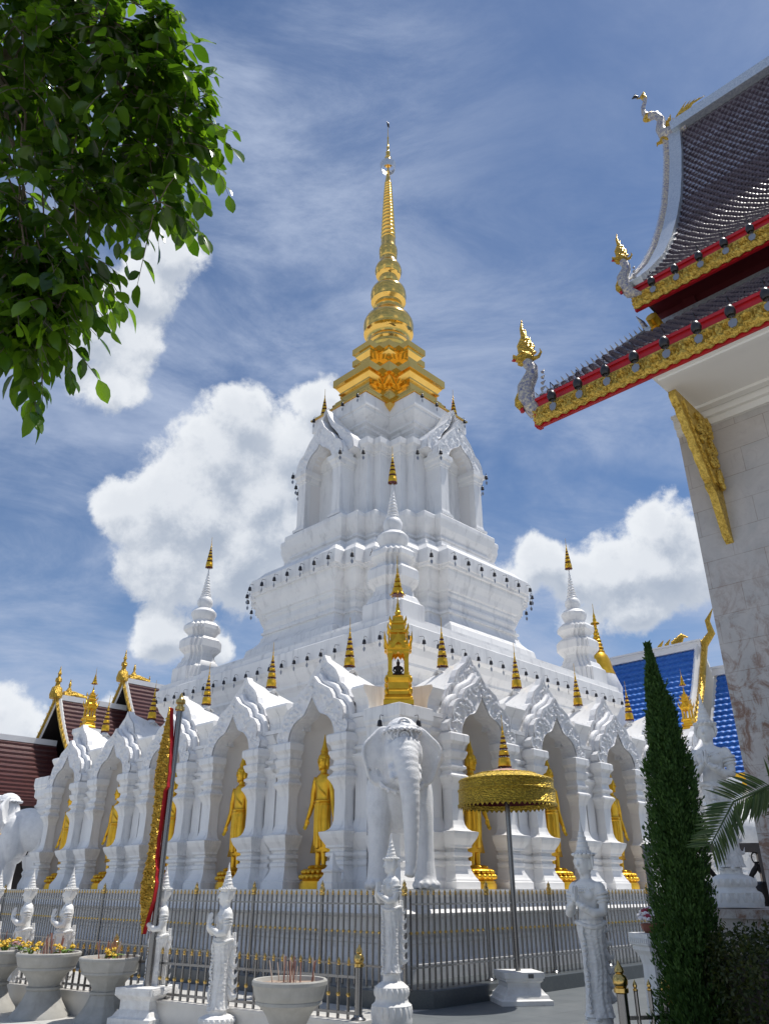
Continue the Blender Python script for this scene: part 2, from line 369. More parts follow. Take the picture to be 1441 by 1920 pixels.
def leaf_mat(name, a, b_, trans=0.45, rough=0.35, spec=0.6):
    m = bpy.data.materials.new(name); m.use_nodes = True; nt = m.node_tree; p = nt.nodes['Principled BSDF']; N = nt.nodes.new; L = nt.links.new
    g = N('ShaderNodeNewGeometry'); mx = N('ShaderNodeMix'); mx.data_type = 'RGBA'; L(g.outputs['Random Per Island'], mx.inputs[0])
    mx.inputs[6].default_value = (*a, 1); mx.inputs[7].default_value = (*b_, 1); L(mx.outputs[2], p.inputs['Base Color'])
    p.inputs['Roughness'].default_value = rough; p.inputs['Specular IOR Level'].default_value = spec
    tr = N('ShaderNodeBsdfTranslucent'); br = N('ShaderNodeMix'); br.data_type = 'RGBA'; br.blend_type = 'MULTIPLY'; br.inputs[0].default_value = 1
    L(mx.outputs[2], br.inputs[6]); br.inputs[7].default_value = (3.3, 3.4, 0.7, 1); L(br.outputs[2], tr.inputs[0])
    ms = N('ShaderNodeMixShader'); ms.inputs[0].default_value = trans; L(p.outputs[0], ms.inputs[1]); L(tr.outputs[0], ms.inputs[2])
    L(ms.outputs[0], nt.nodes['Material Output'].inputs[0])
    return m
LEAF = leaf_mat('broad_leaf', (0.022,0.055,0.010), (0.075,0.135,0.020), 0.48, 0.22)
CYP = leaf_mat('cypress_sprays', (0.022,0.058,0.016), (0.055,0.11,0.028), 0.15, 0.7, 0.2)
HEDGE = leaf_mat('hedge_leaf', (0.016,0.032,0.010), (0.05,0.06,0.018), 0.15, 0.5, 0.3)
PALM = leaf_mat('palm_leaflet', (0.016,0.040,0.014), (0.05,0.080,0.028), 0.12, 0.45, 0.3)
# ================================================================== GROUND
mb = MB(); mb.box(-260, 260, -200, 400, -0.5, 0.0)
structure(obj('plaza_floor', mb, GROUND))
# grey paving right of the low fence, its colour darkened to stand for shade
mb = MB(); P = [W(-10.3,-10.28), W(-10.62,-10.6), (-0.55,10.3), (1.2,6.2), (9.0,2.0), W(-10.3,-24), W(12,-15.0), W(12,-10.28)]
mb.add([(p[0],p[1],0.004) for p in P], [tuple(range(len(P)))])
structure(obj('shade_toned_pavement', mb, PAVE_D))
# granite kerb step round the chedi, its near corner cut off
def sq(s, c, z): return [W(-s+c,-s,z), W(s,-s,z), W(s,s,z), W(-s,s,z), W(-s,-s+c,z)]
mb = MB(); mb.loft([sq(10.30,.62,0.0), sq(10.30,.62,0.235), sq(10.28,.62,0.25)])
structure(obj('granite_step', mb, GRANITE))

# ================================================================== CHEDI
chedi = thing('chedi', 'great white chedi rising in square tiers to a golden spire', 'chedi', (CX, CY, 0), CA)
def square_loft(prof, mat, name, parent=chedi, smooth=None, c=(0,0), cham=0):
    mb = MB(); rings = []
    for s, z in prof: rings.append([(c[0]-s,c[1]-s,z),(c[0]+s,c[1]-s,z),(c[0]+s,c[1]+s,z),(c[0]-s,c[1]+s,z)])
    mb.loft(rings); return obj(name, mb, mat, parent, smooth)
def redent_ring(Q, d, z, c=(0,0)):
    """Q: points of one corner from the +x face to the +y face; d: moulding offset"""
    out = []
    for k in range(4):
        for x, y in Q:
            x2, y2 = x+d, y+d
            for _ in range(k): x2, y2 = -y2, x2
            out.append((c[0]+x2, c[1]+y2, z))
    return out
def redent_loft(mb, Q, prof, c=(0,0), m=0, sc_=1.0):
    mb.loft([redent_ring(Q, d, z, c) for d, z in prof], m); return mb
def mirrorQ(h):
    return h + [(y, x) for x, y in reversed(h) if (x, y) != (y, x)]

square_loft([(9.30,.25),(9.32,.50),(9.22,.56),(9.15,.70),(9.14,.78),(9.17,.80),(9.17,.86),(9.12,.90),(9.12,.96),(9.26,.98),(9.26,1.20),(9.38,1.23),(9.41,1.27),(9.36,1.31),(9.31,1.34),(9.28,1.44),(9.30,1.52),(9.34,1.56),(9.36,1.60),(9.36,1.65)], PLASTER, 'plinth')
square_loft([(7.52,1.652),(7.52,5.0),(7.40,5.15),(5.62,5.2),(5.62,6.55),(5.50,6.66),(5.50,6.84),(5.56,6.95),(5.70,7.06),(5.70,7.14),(5.84,7.34),(5.90,7.52),(5.98,7.58),(6.02,7.60),(6.02,8.06),(5.98,8.09),(5.93,8.10),(5.90,8.28),(5.7,8.30)], PLASTER, 'terrace')
# low sloping skirts above the terrace edge
square_loft([(5.35,8.30),(5.35,8.62),(5.2,8.66)], PLASTER, 'terrace_step')
Q1 = mirrorQ([(4.85,2.25),(4.45,2.25),(4.45,2.80),(4.05,2.80),(4.05,3.30),(3.4,3.4)])
Q1 = [(4.85,-2.25)] and Q1
P1 = [(.10,8.66),(.10,8.80),(.04,8.84),(.0,9.05),(-.04,9.10),(-.16,9.18),(-.30,9.34),(-.38,9.52),(-.40,9.62),(-.34,9.64),(-.34,9.72),(-.44,9.76),(-.46,9.84),(-.40,9.98),(-.40,10.06),(-.46,10.10),(-.46,10.22),(-.40,10.30),(-.40,10.38),(-.34,10.42),(-.28,10.6),(-.18,10.82),(-.14,10.96),(-.14,11.06),(-.06,11.08),(-.04,11.16),(0,11.18),(0,11.64),(-.03,11.68),(-.10,11.70),(-.34,11.98),(-.5,12.0)]
mb = MB(); redent_loft(mb, Q1, P1); obj('lower_tier', mb, PLASTER, chedi)
Q2 = mirrorQ([(4.0,1.55),(3.75,1.55),(3.75,2.10),(3.36,2.10),(3.36,2.58),(2.6,2.6)])
P2 = [(.30,12.0),(.30,12.06),(.12,12.12),(.02,12.22),(-.02,12.34),(-.02,12.42),(-.20,12.46),(-.22,12.54),(-.14,12.60),(-.14,12.66),(-.22,12.70),(-.22,12.76),(-.16,12.86),(-.08,13.02),(-.02,13.24),(0,13.30),(0,13.44),(-.02,13.48),(-.06,13.50),(-.3,13.62)]
mb = MB(); redent_loft(mb, Q2, P2); obj('middle_tier', mb, PLASTER, chedi)
# body of the four upper niches
QB = mirrorQ([(3.05,1.50),(3.05,1.55),(3.05,1.86),(2.72,1.86),(2.72,2.20),(2.1,2.2)])
PB = [(.12,13.6),(.12,13.68),(.04,13.72),(.0,13.86),(0,16.1),(.02,16.14),(.02,16.2),(.06,16.24),(.10,16.42),(.16,16.50),(.16,16.74),(.02,16.86),(-.1,16.95)]
mb = MB(); redent_loft(mb, QB, PB); body = obj('niche_storey', mb, PLASTER, chedi)
Q4 = [(2.92,1.58),(1.58,1.58),(1.58,2.92)]
P4 = [(-.9,16.9),(-.62,17.5),(-.55,17.62),(-.55,17.72),(-.42,17.8),(-.42,17.92),(-.30,17.98),(-.30,18.08),(-.16,18.24),(-.06,18.40),(-.06,18.50),(0,18.54),(0,19.08),(-.04,19.12)]
mb = MB(); redent_loft(mb, Q4, P4); obj('upper_cornice', mb, PLASTER, chedi)
# upper porch on each face: two pillars, a hood, a deep recess
def arch_half(h0, w, top, n=10, sh=None):
    """outline of an ogee opening from (w,h0) up to (0,top)"""
    pts = [(w, h0)]
    for i in range(1, n):
        t = i/n; pts.append((w*(1-t**2.2)**0.62 if t < .8 else w*0.42*(1-(t-.8)/.2)**1.35+0.0, h0+(top-h0)*t))
    pts.append((0, top)); return pts
def ogee(x, spec):
    """piecewise-linear height of an outline given as (x, h) pairs, x falling"""
    for (x0, h0), (x1, h1) in zip(spec, spec[1:]):
        if x1 <= x <= x0:
            t = (x - x1)/max(1e-6, x0 - x1); return h1 + (h0-h1)*t
    return spec[-1][1]
def flame_plate(mb, outer, inner, y0, y1, m=0):
    """plate between an outer and an inner outline (right half, lists of equal length), mirrored; front at y0"""
    n = len(outer)
    for s in (1, -1):
        for i in range(n-1):
            a, b, c, d = outer[i], outer[i+1], inner[i+1], inner[i]
            q = [(s*p[0], y, p[1]) for y in (y0, y1) for p in (a, b, c, d)]
            mb.add(q, [(0,1,2,3),(7,6,5,4),(0,4,5,1),(2,6,7,3)] + ([(0,3,7,4)] if i == 0 else []), m)
    return mb
def resample(pts, n):
    L = [0]
    for a, b in zip(pts, pts[1:]): L.append(L[-1]+math.dist(a, b))
    out = []
    for i in range(n+1):
        d = L[-1]*i/n; k = 0
        while k < len(L)-2 and L[k+1] < d: k += 1
        t = (d-L[k])/max(1e-9, L[k+1]-L[k]); a, b = pts[k], pts[k+1]
        out.append((a[0]+(b[0]-a[0])*t, a[1]+(b[1]-a[1])*t))
    return out
def carved(mb, outer, inner, y0, depth, seed, m=0, nu=56, nv=14, amp=0.05):
    """carved scrollwork relief over the band between two outlines: rings, curls and leaves raised from the plate"""
    rnd = random.Random(seed); O = resample(outer, nu); I = resample(inner, nu)
    for s in (1, -1):
        curls = []
        for k in range(90):
            i = rnd.randrange(nu+1); t = rnd.random()
            curls.append((O[i][0]+(I[i][0]-O[i][0])*t, O[i][1]+(I[i][1]-O[i][1])*t, rnd.uniform(.035,.085), rnd.uniform(0,6.28)))
        def f(a, b):
            i = round(a*nu); x = O[i][0]+(I[i][0]-O[i][0])*b; z = O[i][1]+(I[i][1]-O[i][1])*b
            h = 0.0
            for cx, cz, r, ph in curls:
                dx, dz = x-cx, z-cz; q = math.hypot(dx, dz)/r
                if q < 1.3:
                    h = max(h, (0.5+0.5*math.cos(q*7.5 + math.atan2(dz,dx) + ph))*(1.3-q)/1.0)
            e = min(b, 1-b)*6; rim = 0.55 if (b < .09 or b > .93) else 0.0
            return (s*x, y0 - amp*max(rim, min(1.0, h)*min(1,e)), z)
        mb.grid(nu, nv, f, m)
    return mb
def porch(name, parent, loc, rot):
    """an upper-storey porch: x across, y inwards, z up, origin at its sill"""
    mb = MB()
    for s in (-1, 1):                      # the niche reveal and its back
        pass
    ow = [(.76,0),(.76,2.25),(.73,2.58),(.63,2.84),(.47,3.02),(.27,3.14),(.11,3.24),(0,3.36)]
    O = resample(ow, 18)
    def f(a, b):
        x, z = O[round(a*18)]; ph = math.pi*b
        return (x*math.cos(ph), 1.25*math.sin(ph)**0.55, z)
    mb.grid(18, 18, f)
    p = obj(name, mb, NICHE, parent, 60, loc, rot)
    pm = MB()
    prof = [(.10,0),(.10,.10),(.03,.14),(0,.26),(0,2.0),(.02,2.02),(.02,2.08),(.06,2.12),(.08,2.26),(.14,2.32),(.14,2.5),(.04,2.56)]
    for s in (-1, 1):
        pm = MB(); pm.loft([[(-.21-d,-.25-d,z),(.21+d,-.25-d,z),(.21+d,.5,z),(-.21-d,.5,z)] for d, z in prof])
        obj('pillar', pm, PLASTER, p, None, (s*.98,0,0))
    g = MB()
    out = [(1.34,2.5),(1.30,2.85),(1.12,3.15),(.92,3.22),(.80,3.42),(.62,3.66),(.40,3.86),(.2,4.1),(0,4.5)]
    inn = [(.74,2.5),(.73,2.56),(.70,2.68),(.64,2.81),(.54,2.95),(.42,3.05),(.26,3.14),(.12,3.23),(0,3.38)]
    flame_plate(g, out, inn, -.26, .25); carved(g, out, inn, -.265, .1, 3, amp=.06, nu=40, nv=10)
    o2 = [(1.62,2.75),(1.55,3.15),(1.4,3.4),(1.22,3.5),(1.06,3.75),(.8,4.0),(.5,4.25),(.25,4.6),(0,5.1)]
    flame_plate(g, o2, [(x*.72, z-.12) for x, z in o2], .0, .4)
    carved(g, o2, [(x*.72, z-.12) for x, z in o2], -.005, .1, 4, amp=.06, nu=40, nv=8)
    obj('gable', g, CARVED, p, 50)
    rf = MB()
    rf.loft([[(s*x, y, z-.06) for s, (x, z) in [(1,q) for q in o2] + [(-1,q) for q in reversed(o2[:-1])]] for y in (.3, 1.5)], 0, False, False, False)
    obj('hood', rf, PLASTER, p, 40)
    return p
for k, rot in ((0, -90), (1, 0), (2, 90), (3, 180)):
    a = R(rot); d = -3.52
    # front normal of the porch is its local -y
    loc = (-math.sin(a)*d, math.cos(a)*d, 13.60)
    if k == 0: p0 = porch('upper_porch', chedi, loc, a)
    else: dup(p0, loc, a).parent = chedi
# gilded stepped base
QG = [(2.28,1.1),(1.5,1.1),(1.5,1.5),(1.1,1.5),(1.1,2.28)]
mb = MB()
redent_loft(mb, [(2.28,1.1),(1.5,1.1),(1.5,1.5),(1.1,1.5),(1.1,2.28)], [(.0,18.7),(.36,18.98),(.36,19.44)])
redent_loft(mb, Q4, [(.06,19.10),(.06,19.16),(.02,19.2),(-.14,19.24),(-.3,19.42)])
redent_loft(mb, [(2.28,1.1),(1.5,1.1),(1.5,1.5),(1.1,1.5),(1.1,2.28)], [(.36,19.42),(.36,19.5),(.12,19.62),(.0,19.75),(.0,19.98),(-.10,20.02),(-.12,20.15),(-.24,20.2),(-.28,20.3),(-.28,20.42),(-.18,20.5),(-.18,20.56),(-.22,20.62),(-.1,20.8),(-.1,20.86),(0,20.9),(0,21.24),(-.04,21.27),(-.2,21.32),(-.4,21.4)])
redent_loft(mb, [(1.71,.55),(1.15,.55),(1.15,1.15),(.55,1.15),(.55,1.71)], [(.05,21.4),(.05,21.7),(-.06,21.78),(-.14,21.95),(-.2,22.0),(-.2,22.1),(-.26,22.16),(-.26,22.32),(-.1,22.5),(-.08,22.58),(0,22.62),(0,22.92),(-.04,22.95),(-.3,23.0)])
mb.lathe([(1.10,22.98),(1.02,23.1),(1.0,23.3),(.9,23.36),(.95,23.5),(.86,23.6)], 40)
obj('gilded_base', mb, GOLD, chedi)
mb = MB()
def ringprof(r, z, n=10):  return [(r*0.86+0.14*r*math.sin(math.pi*i/n) if 0 < i < n else r*.84, z[0]+(z[1]-z[0])*i/n) for i in range(n+1)]
pf = [(.86,23.5),(.88,23.7),(.96,23.78),(.95,23.9),(.90,24.0)]+[(.86,24.08),(.88,24.2),(.96,24.32),(1.06,24.38),(1.13,24.42),(1.14,24.5),(1.11,24.54),(1.13,24.6),(1.157,24.81),(1.155,24.9),(1.13,24.93),(1.14,24.98),(1.129,25.06),(1.052,25.26),(0.895,25.41),(0.768,25.56),(0.705,25.66),(0.674,25.77),(0.707,25.87),(0.675,25.94),(0.63,26.08),(0.64,26.2),(.74,26.28),(.81,26.33),(.82,26.41),(.79,26.44),(0.843,26.65),(.835,26.76),(.81,26.78),(.82,26.83),(0.822,26.91),(0.774,27.07),(0.653,27.2),(0.54,27.32),(0.475,27.43),(0.508,27.54),(0.41,27.62),(0.411,27.76),(.42,27.86),(.50,27.94),(.58,27.98),(.60,28.05),(.58,28.07),(0.644,28.22),(.635,28.3),(.61,28.32),(0.621,28.41),(0.564,28.58),(0.482,28.71),(0.433,28.82),(0.384,28.96),(.38,29.08),(.42,29.14),(.425,29.2),(.40,29.22),(0.447,29.4),(.44,29.5),(.42,29.52),(0.445,29.6),(0.421,29.74),(0.371,29.89),(0.355,30.03),(0.355,30.2),(0.339,30.35)]
mb.lathe(pf, 48); obj('bell_and_rings', mb, GOLD, chedi, 35)
mb = MB(); pf = []; n = 18; z = 30.36
for i in range(n):
    t = i/(n-1); r = .365*(1-t)+.185*t; dz = (34.32-30.36)/n*(1.25-0.5*t)
    z0 = z; pf += [(r*.80, z0), (r*.93, z0+dz*.12), (r*1.0, z0+dz*.38), (r*.98, z0+dz*.6), (r*.80, z0+dz*.88)]; z += dz
mb.lathe(pf, 32); obj('ringed_spire', mb, GOLD, chedi, 50)
mb = MB(); mb.lathe([(.17,z-.05),(.15,z+.1),(.08,z+.6),(.06,35.2),(.045,35.4),(.05,35.6),(.02,35.62)], 20)
mb.lathe([(.05,35.74),(.25,35.66),(.24,35.78),(.20,35.84),(.15,36.1),(.17,36.14),(.12,36.2),(.10,36.5),(.12,36.54),(.08,36.6),(.06,36.9),(.08,36.94),(.05,37.0),(.035,37.6),(.05,37.66),(.02,37.8),(.012,38.6)], 20)
fin = obj('finial', mb, GOLD, chedi, 35)
mb = MB()
for i in range(20):                        # jewelled crown band round the finial foot
    a = 2*math.pi*i/20; b = 2*math.pi*(i+1)/20
    mb.add([(.36*math.cos(a),.36*math.sin(a),35.25),(.36*math.cos(b),.36*math.sin(b),35.25),(.42*math.cos(b),.42*math.sin(b),35.62),(.42*math.cos(a),.42*math.sin(a),35.62),(.34*math.cos(a),.34*math.sin(a),35.25),(.34*math.cos(b),.34*math.sin(b),35.25),(.40*math.cos(b),.40*math.sin(b),35.62),(.40*math.cos(a),.40*math.sin(a),35.62)],
        [(0,1,2,3),(7,6,5,4),(3,2,6,7),(0,4,5,1)])
for i in range(4):
    a = i*math.pi/2; mb.tube([(0,0,35.3),(.36*math.cos(a),.36*math.sin(a),35.3)], .015, 6)
obj('crown_band', mb, GLASSC, fin, 40)
mb = MB(); mb.tube([(0,0,38.55),(.03,0,38.75),(-.02,0,38.86)], [.02,.07,.04], 8); mb.tube([(-.02,0,38.86),(-.1,0,38.9)], [.035,.01], 6); mb.tube([(.02,0,38.76),(.12,0,38.58)], [.04,.015], 6)
obj('bird_ornament', mb, BRONZE, fin, 50)

# ------------------------------------------------------------------ the arched niches of the base
def rect_loft(mb, hx, y0, y1, prof, cx=0.0, m=0, back=True):
    mb.loft([[(cx-hx-d, y0-d, z), (cx+hx+d, y0-d, z), (cx+hx+d, y1, z), (cx-hx-d, y1, z)] for d, z in prof], m); return mb
PILL = [(.15,0),(.15,.13),(.13,.15),(.13,.17),(.10,.22),(.06,.32),(.04,.42),(.06,.44),(.06,.50),(.02,.53),(.02,.57),(.07,.60),(.07,.66),(.02,.69),(.02,.73),(.07,.76),(.07,.80),(.09,.84),(.13,.92),(.155,1.0),(.16,1.05),(.08,1.07),(.035,1.11),(.005,1.18),(-.01,1.28),(-.015,1.6),(-.01,1.86),(.01,1.96),(.045,2.04),(.075,2.09),(.075,2.13),(.02,2.19),(.0,2.24),(.05,2.29),(.05,2.33),(.01,2.37),(.0,2.46),(.04,2.50),(.07,2.60),(.07,2.64),(.03,2.66),(.05,2.76),(.10,2.83),(.10,2.97),(.08,3.0)]
PIER = [(.12,0),(.12,.15),(.08,.2),(.03,.4),(.05,.44),(.05,.5),(.01,.54),(.05,.6),(.05,.66),(.01,.7),(.05,.78),(.09,.9),(.12,1.02),(.03,1.06),(.0,1.2),(-.02,1.3),(-.02,2.3),(.02,2.42),(.08,2.50),(.08,2.56),(.0,2.58),(.0,2.62),(.05,2.66),(.05,2.72),(.0,2.76),(.0,2.92),(.05,3.0),(.05,3.06),(.02,3.1),(.06,3.22),(.08,3.3),(.0,3.32)]
OPEN = [(.76,0),(.77,2.6),(.78,2.95),(.75,3.14),(.67,3.30),(.54,3.42),(.40,3.48),(.27,3.53),(.18,3.64),(.09,3.77),(0,3.89)]
def niche_bay():
    O = resample(OPEN, 28)
    mb = MB()
    def f(a, b):
        x, z = O[round(a*28)]; ph = math.pi*b
        return (1.06*x*math.cos(ph), -.03+.86*math.sin(ph)**0.7, z*1.008)
    mb.grid(28, 20, f)
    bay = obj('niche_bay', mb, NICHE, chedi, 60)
    for s in (-1, 1):
        pm = MB(); rect_loft(pm, .185, -.29, -.01, [(d*1.25 if d > 0 else d*1.6, z) for d, z in PILL]); pl = obj('pillar', pm, PLASTER, bay, None, (s*.92, 0, 0))
        q = MB(); q.box(-.09, .09, -.452, -.442, .025, .105); obj('plaque', q, PLAQUE, pl)
    for s in (-1, 1):
        pm = MB(); rect_loft(pm, .20, -.06, .9, [(d*1.2, z) for d, z in PIER], s*1.31)
        # rolled shoulder block over the pier
        x0, x1 = s*1.12, s*1.512
        rows = [(-.16,3.31),(-.16,3.40),(-.04,3.44),(-.03,3.58),(-.07,3.72),(-.17,3.86),(-.20,3.92),(-.17,3.98),(.6,4.02)]
        pm.loft([[(min(x0,x1), y, z), (max(x0,x1), y, z), (max(x0,x1), 1.2, z), (min(x0,x1), 1.2, z)] for y, z in rows])
        obj('pier', pm, PLASTER, bay)
    # inner gable (front) and outer gable (behind and higher)
    g = MB()
    out = [(1.12,2.99),(1.19,3.07),(1.20,3.20),(1.10,3.29),(1.03,3.27),(1.05,3.40),(1.00,3.58),(.87,3.73),(.68,3.80),(.64,3.90),(.54,4.03),(.36,4.12),(.17,4.22),(0,4.40)]
    inn = [(.775,2.99),(.775,3.02),(.765,3.08),(.75,3.14),(.72,3.21),(.67,3.30),(.60,3.37),(.52,3.43),(.40,3.48),(.33,3.50),(.26,3.54),(.18,3.64),(.09,3.77),(0,3.90)]
    flame_plate(g, out, inn, -.32, .09); carved(g, out, inn, -.326, .1, 11, amp=.055)
    obj('inner_gable', g, CARVED, bay, 50)
    g = MB()
    o2 = [(.94,3.28),(1.03,3.40),(1.02,3.56),(.92,3.64),(.88,3.68),(.90,3.84),(.83,4.02),(.69,4.16),(.56,4.22),(.52,4.36),(.41,4.54),(.26,4.66),(.12,4.76),(0,4.95)]
    i2 = [(x*.72, z) for x, z in [(.80,3.28),(.84,3.36),(.82,3.44),(.80,3.48),(.76,3.54),(.70,3.60),(.64,3.68),(.56,3.78),(.46,3.88),(.38,3.94),(.28,4.06),(.18,4.20),(.08,4.32),(0,4.42)]]
    flame_plate(g, o2, i2, -.02, .16); carved(g, o2, i2, -.026, .1, 12, amp=.055)
    # a roll that follows the inner gable between the two plates
    rl = [(x*1.03, z+.05) for x, z in out[3:]]
    for s in (-1, 1): g.tube([(s*x, -.12, z) for x, z in rl], .075, 8)
    obj('outer_gable', g, CARVED, bay, 50)
    rf = MB()
    def rid(y): return 4.92 - .25*y + .06*math.exp(-y/.12)
    def roof(a, b):
        y = .10 + 2.75*b; t = abs(2*a-1); s = 1 if a > .5 else -1
        r = rid(y); h = r + (3.70 - r)*(1-(1-t)**1.18) + .05*t*t*t
        x = 1.50*t*(1-.42*math.exp(-y/.30))
        return (s*x, y, h)
    rf.grid(28, 22, roof)
    def under(a, b): p = roof(a, b); return (p[0], p[1], p[2]-.10)
    rf.grid(28, 22, under)
    rf.loft([[roof(i/28, 1) for i in range(29)], [under(i/28, 1) for i in range(29)]], 0, False, False, False)
    rf.loft([[roof(i/28, 0) for i in range(29)], [under(i/28, 0) for i in range(29)]], 0, False, False, False)
    for e in (0.0, 1.0): rf.loft([[roof(e, i/22) for i in range(23)], [under(e, i/22) for i in range(23)]], 0, False, False, False)
    # saddle where the umbrella pole stands
    rf.loft([[(-.17, .78+.20*math.cos(math.pi*j/12)*0+.36*j/12-.18, rid(.8)-.10+.10*math.sin(math.pi*j/12)) for j in range(13)], [(.17, .78+.36*j/12-.18, rid(.8)-.10+.10*math.sin(math.pi*j/12)) for j in range(13)]], 0, False, False, False)
    rf.ell((0,.78,rid(.78)-.02),(.13,.13,.11))
    obj('roof', rf, PLASTER, bay, 40)
    return bay
BAY = [-6.07, -3.035, 0.0, 3.035, 6.07]
bay0 = niche_bay(); bay0.location = (-8.44, -6.07, FLOOR+.002); bay0.rotation_euler = (0,0,R(-90))
for v in BAY[1:]:
    dup(bay0, (-8.44, v, FLOOR+.002), R(-90)).parent = chedi
for u in BAY:
    dup(bay0, (u, -8.44, FLOOR+.002), 0.0).parent = chedi
# corner piers behind the elephants
cp = MB()
CPR = [(.10,0),(.10,.15),(.02,.4),(.06,.5),(.02,.6),(.06,.7),(.1,.9),(.12,1.04),(.0,1.1),(-.04,1.3),(-.04,2.35),(.0,2.42),(.05,2.5),(.05,2.58),(.0,2.62),(.0,2.68),(.04,2.72),(.04,2.78),(.0,2.82),(.0,2.98),(.06,3.02),(.1,3.08),(.1,3.3),(.14,3.36),(.14,3.42),(.16,3.46),(.16,3.72),(.12,3.74)]
CPR = [(d_*.9, z_*.92) for d_, z_ in CPR]
def corner_pier(su, sv):
    cp = MB(); cp.loft([[(-.38-d,-.38-d,z),(.38+d,-.38-d,z),(.38+d,.38+d,z),(-.38-d,.38+d,z)] for d, z in CPR])
    return obj('corner_pier', cp, PLASTER, chedi, None, (su*8.13, sv*8.13, FLOOR+.004))
for su, sv in ((-1,-1),(-1,1),(1,-1),(1,1)): corner_pier(su, sv)
for su, sv in ((-1,-1),(-1,1),(1,-1)):      # hipped roofs behind the corner piers
    hp = MB()
    hp.loft([[(su*a, sv*a, z), (su*b, sv*a, z), (su*b, sv*b, z), (su*a, sv*b, z)] for a, b, z in ((7.80,6.0,5.0),(7.80,6.0,5.07),(7.52,6.0,5.36),(6.9,6.0,5.72),(6.3,6.0,6.2))])
    obj('hip_roof', hp, PLASTER, chedi)
# plain walls of the two hidden sides
mb = MB(); mb.box(7.0, 8.3, -7.2, 7.2, 1.655, 5.3); mb.box(-7.2, 6.99, 7.0, 8.3, 1.655, 5.3); obj('rear_wall', mb, PLASTER, chedi)

# ------------------------------------------------------------------ small stupas on the terrace corners
def stupa():
    t = thing('corner_stupa', 'white ringed stupa on the terrace corner nearest the viewer', 'stupa', W(-4.98,-4.98,8.3), CA, 'small stupas on the terrace corners')
    mb = MB()
    Qs = mirrorQ([(.62,.30),(.52,.30),(.52,.42),(.42,.42)])
    redent_loft(mb, Qs, [(.16,0),(.16,.55),(.08,.62),(.02,.78),(-.04,.84),(-.06,.98),(-.10,1.0),(-.10,1.12),(.0,1.26),(.06,1.34),(.06,1.62),(-.02,1.72),(-.14,1.76),(-.14,1.86),(-.06,2.0),(.0,2.06),(.0,2.2),(-.1,2.32)])
    obj('base', mb, PLASTER, t)
    mb = MB(); mb.lathe([(.42,2.3),(.40,2.42),(.36,2.44),(.42,2.56),(.48,2.7),(.47,2.78),(.36,2.9),(.24,2.95),(.25,3.02),(.29,3.12),(.29,3.26),(.24,3.36),(.2,3.4),(.21,3.46),(.17,3.5)], 24); obj('bell', mb, PLASTER, t, 35)
    pf = []; z = 3.48
    for i in range(9):
        r = .185*(1-i/9.5); h = .115; pf += [(r*.78,z),(r,z+.03),(r,z+.07),(r*.74,z+h*.98)]; z += h
    pf += [(.02,z+.1)]
    mb = MB(); mb.lathe(pf, 20); obj('spire', mb, PLASTER, t, 40)
    return t
st0 = stupa()
dup(st0, W(-4.98,4.98,8.3), CA, 'white ringed stupa on the far left corner of the chedi terrace')
dup(st0, W(4.98,-4.98,8.3), CA, 'white ringed stupa on the far right corner of the chedi terrace')

# ------------------------------------------------------------------ gilded tiered umbrellas
def tiered(name, label, group):
    t = thing(name, label, 'umbrella', (0,0,0), 0, group)
    mb = MB(); mb.tube([(0,0,-.06),(0,0,1.0)], .012, 6); obj('pole', mb, STEEL, t, 40)
    z = .10
    for r, h in ((.125,.20),(.098,.115),(.075,.085),(.056,.065),(.040,.05)):
        tm = MB(); tm.lathe([(r*.97,z),(r*1.0,z+.01),(r*.96,z+h*.3),(r*.98,z+h*.55),(r*.92,z+h*.6),(r*.90,z+h*.9),(r*.6,z+h)], 20, cap=False)
        tier = obj('tier', tm, GOLD_P, t, 40)
        f = MB()
        n = 12
        f.add([(0,0,z+.03)] + [(r*.96*math.cos(2*math.pi*j/n), r*.96*math.sin(2*math.pi*j/n), z+.02) for j in range(n)], [(0,1+(j+1)%n,1+j) for j in range(n)])
        for j in range(n):
            a = 2*math.pi*(j+.5)/n; f.ell((r*.96*math.cos(a), r*.96*math.sin(a), z-.012), (.008+r*.06,.008+r*.06,.018), None, 5, 4)
        obj('red_lining', f, RED_D, tier)
        z += h + .045
    tm = MB(); tm.lathe([(.03,z-.03),(.022,z+.02),(.026,z+.04),(.014,z+.06),(.012,z+.12),(.018,z+.14),(.008,z+.16),(.005,z+.42)], 10); obj('finial', tm, GOLD_P, t, 40)
    return t
um0 = tiered('tiered_umbrella', '', 'gold tiered umbrellas over the niches')
UMS = []
for i, v in enumerate(BAY):
    side = 'left'
    UMS.append((W(-8.44+.78, v, FLOOR+4.73), f'gold tiered umbrella above the {ORD[i]} niche left of the corner elephant'))
for i, u in enumerate(BAY):
    UMS.append((W(u, -8.44+.78, FLOOR+4.73), f'gold tiered umbrella above the {ORD[i]} niche right of the corner elephant'))
for i, (p, l) in enumerate(UMS):
    if i == 0: um0.location = p; um0['label'] = l; um0.scale = (1.06,)*3
    else: dup(um0, p, (0,0,i*.4), l, 1.06)
for p, l in ((W(-4.98,-4.98,8.3+4.55), 'gold tiered umbrella topping the white stupa in front of the chedi body'), (W(-4.98,4.98,8.3+4.55), 'gold tiered umbrella topping the left terrace stupa against the clouds'), (W(4.98,-4.98,8.3+4.55), 'gold tiered umbrella topping the right terrace stupa against the sky')):
    dup(um0, p, 0.3, l, 1.12, 'gold tiered umbrellas on the stupas')
for p, l in ((W(-2.5,1.35,19.16), 'small gold tiered umbrella at the left foot of the gilded base'), (W(1.35,-2.5,19.16), 'small gold tiered umbrella at the right foot of the gilded base')):
    dup(um0, p, 0.3, l, 1.35, 'gold tiered umbrellas by the spire base')

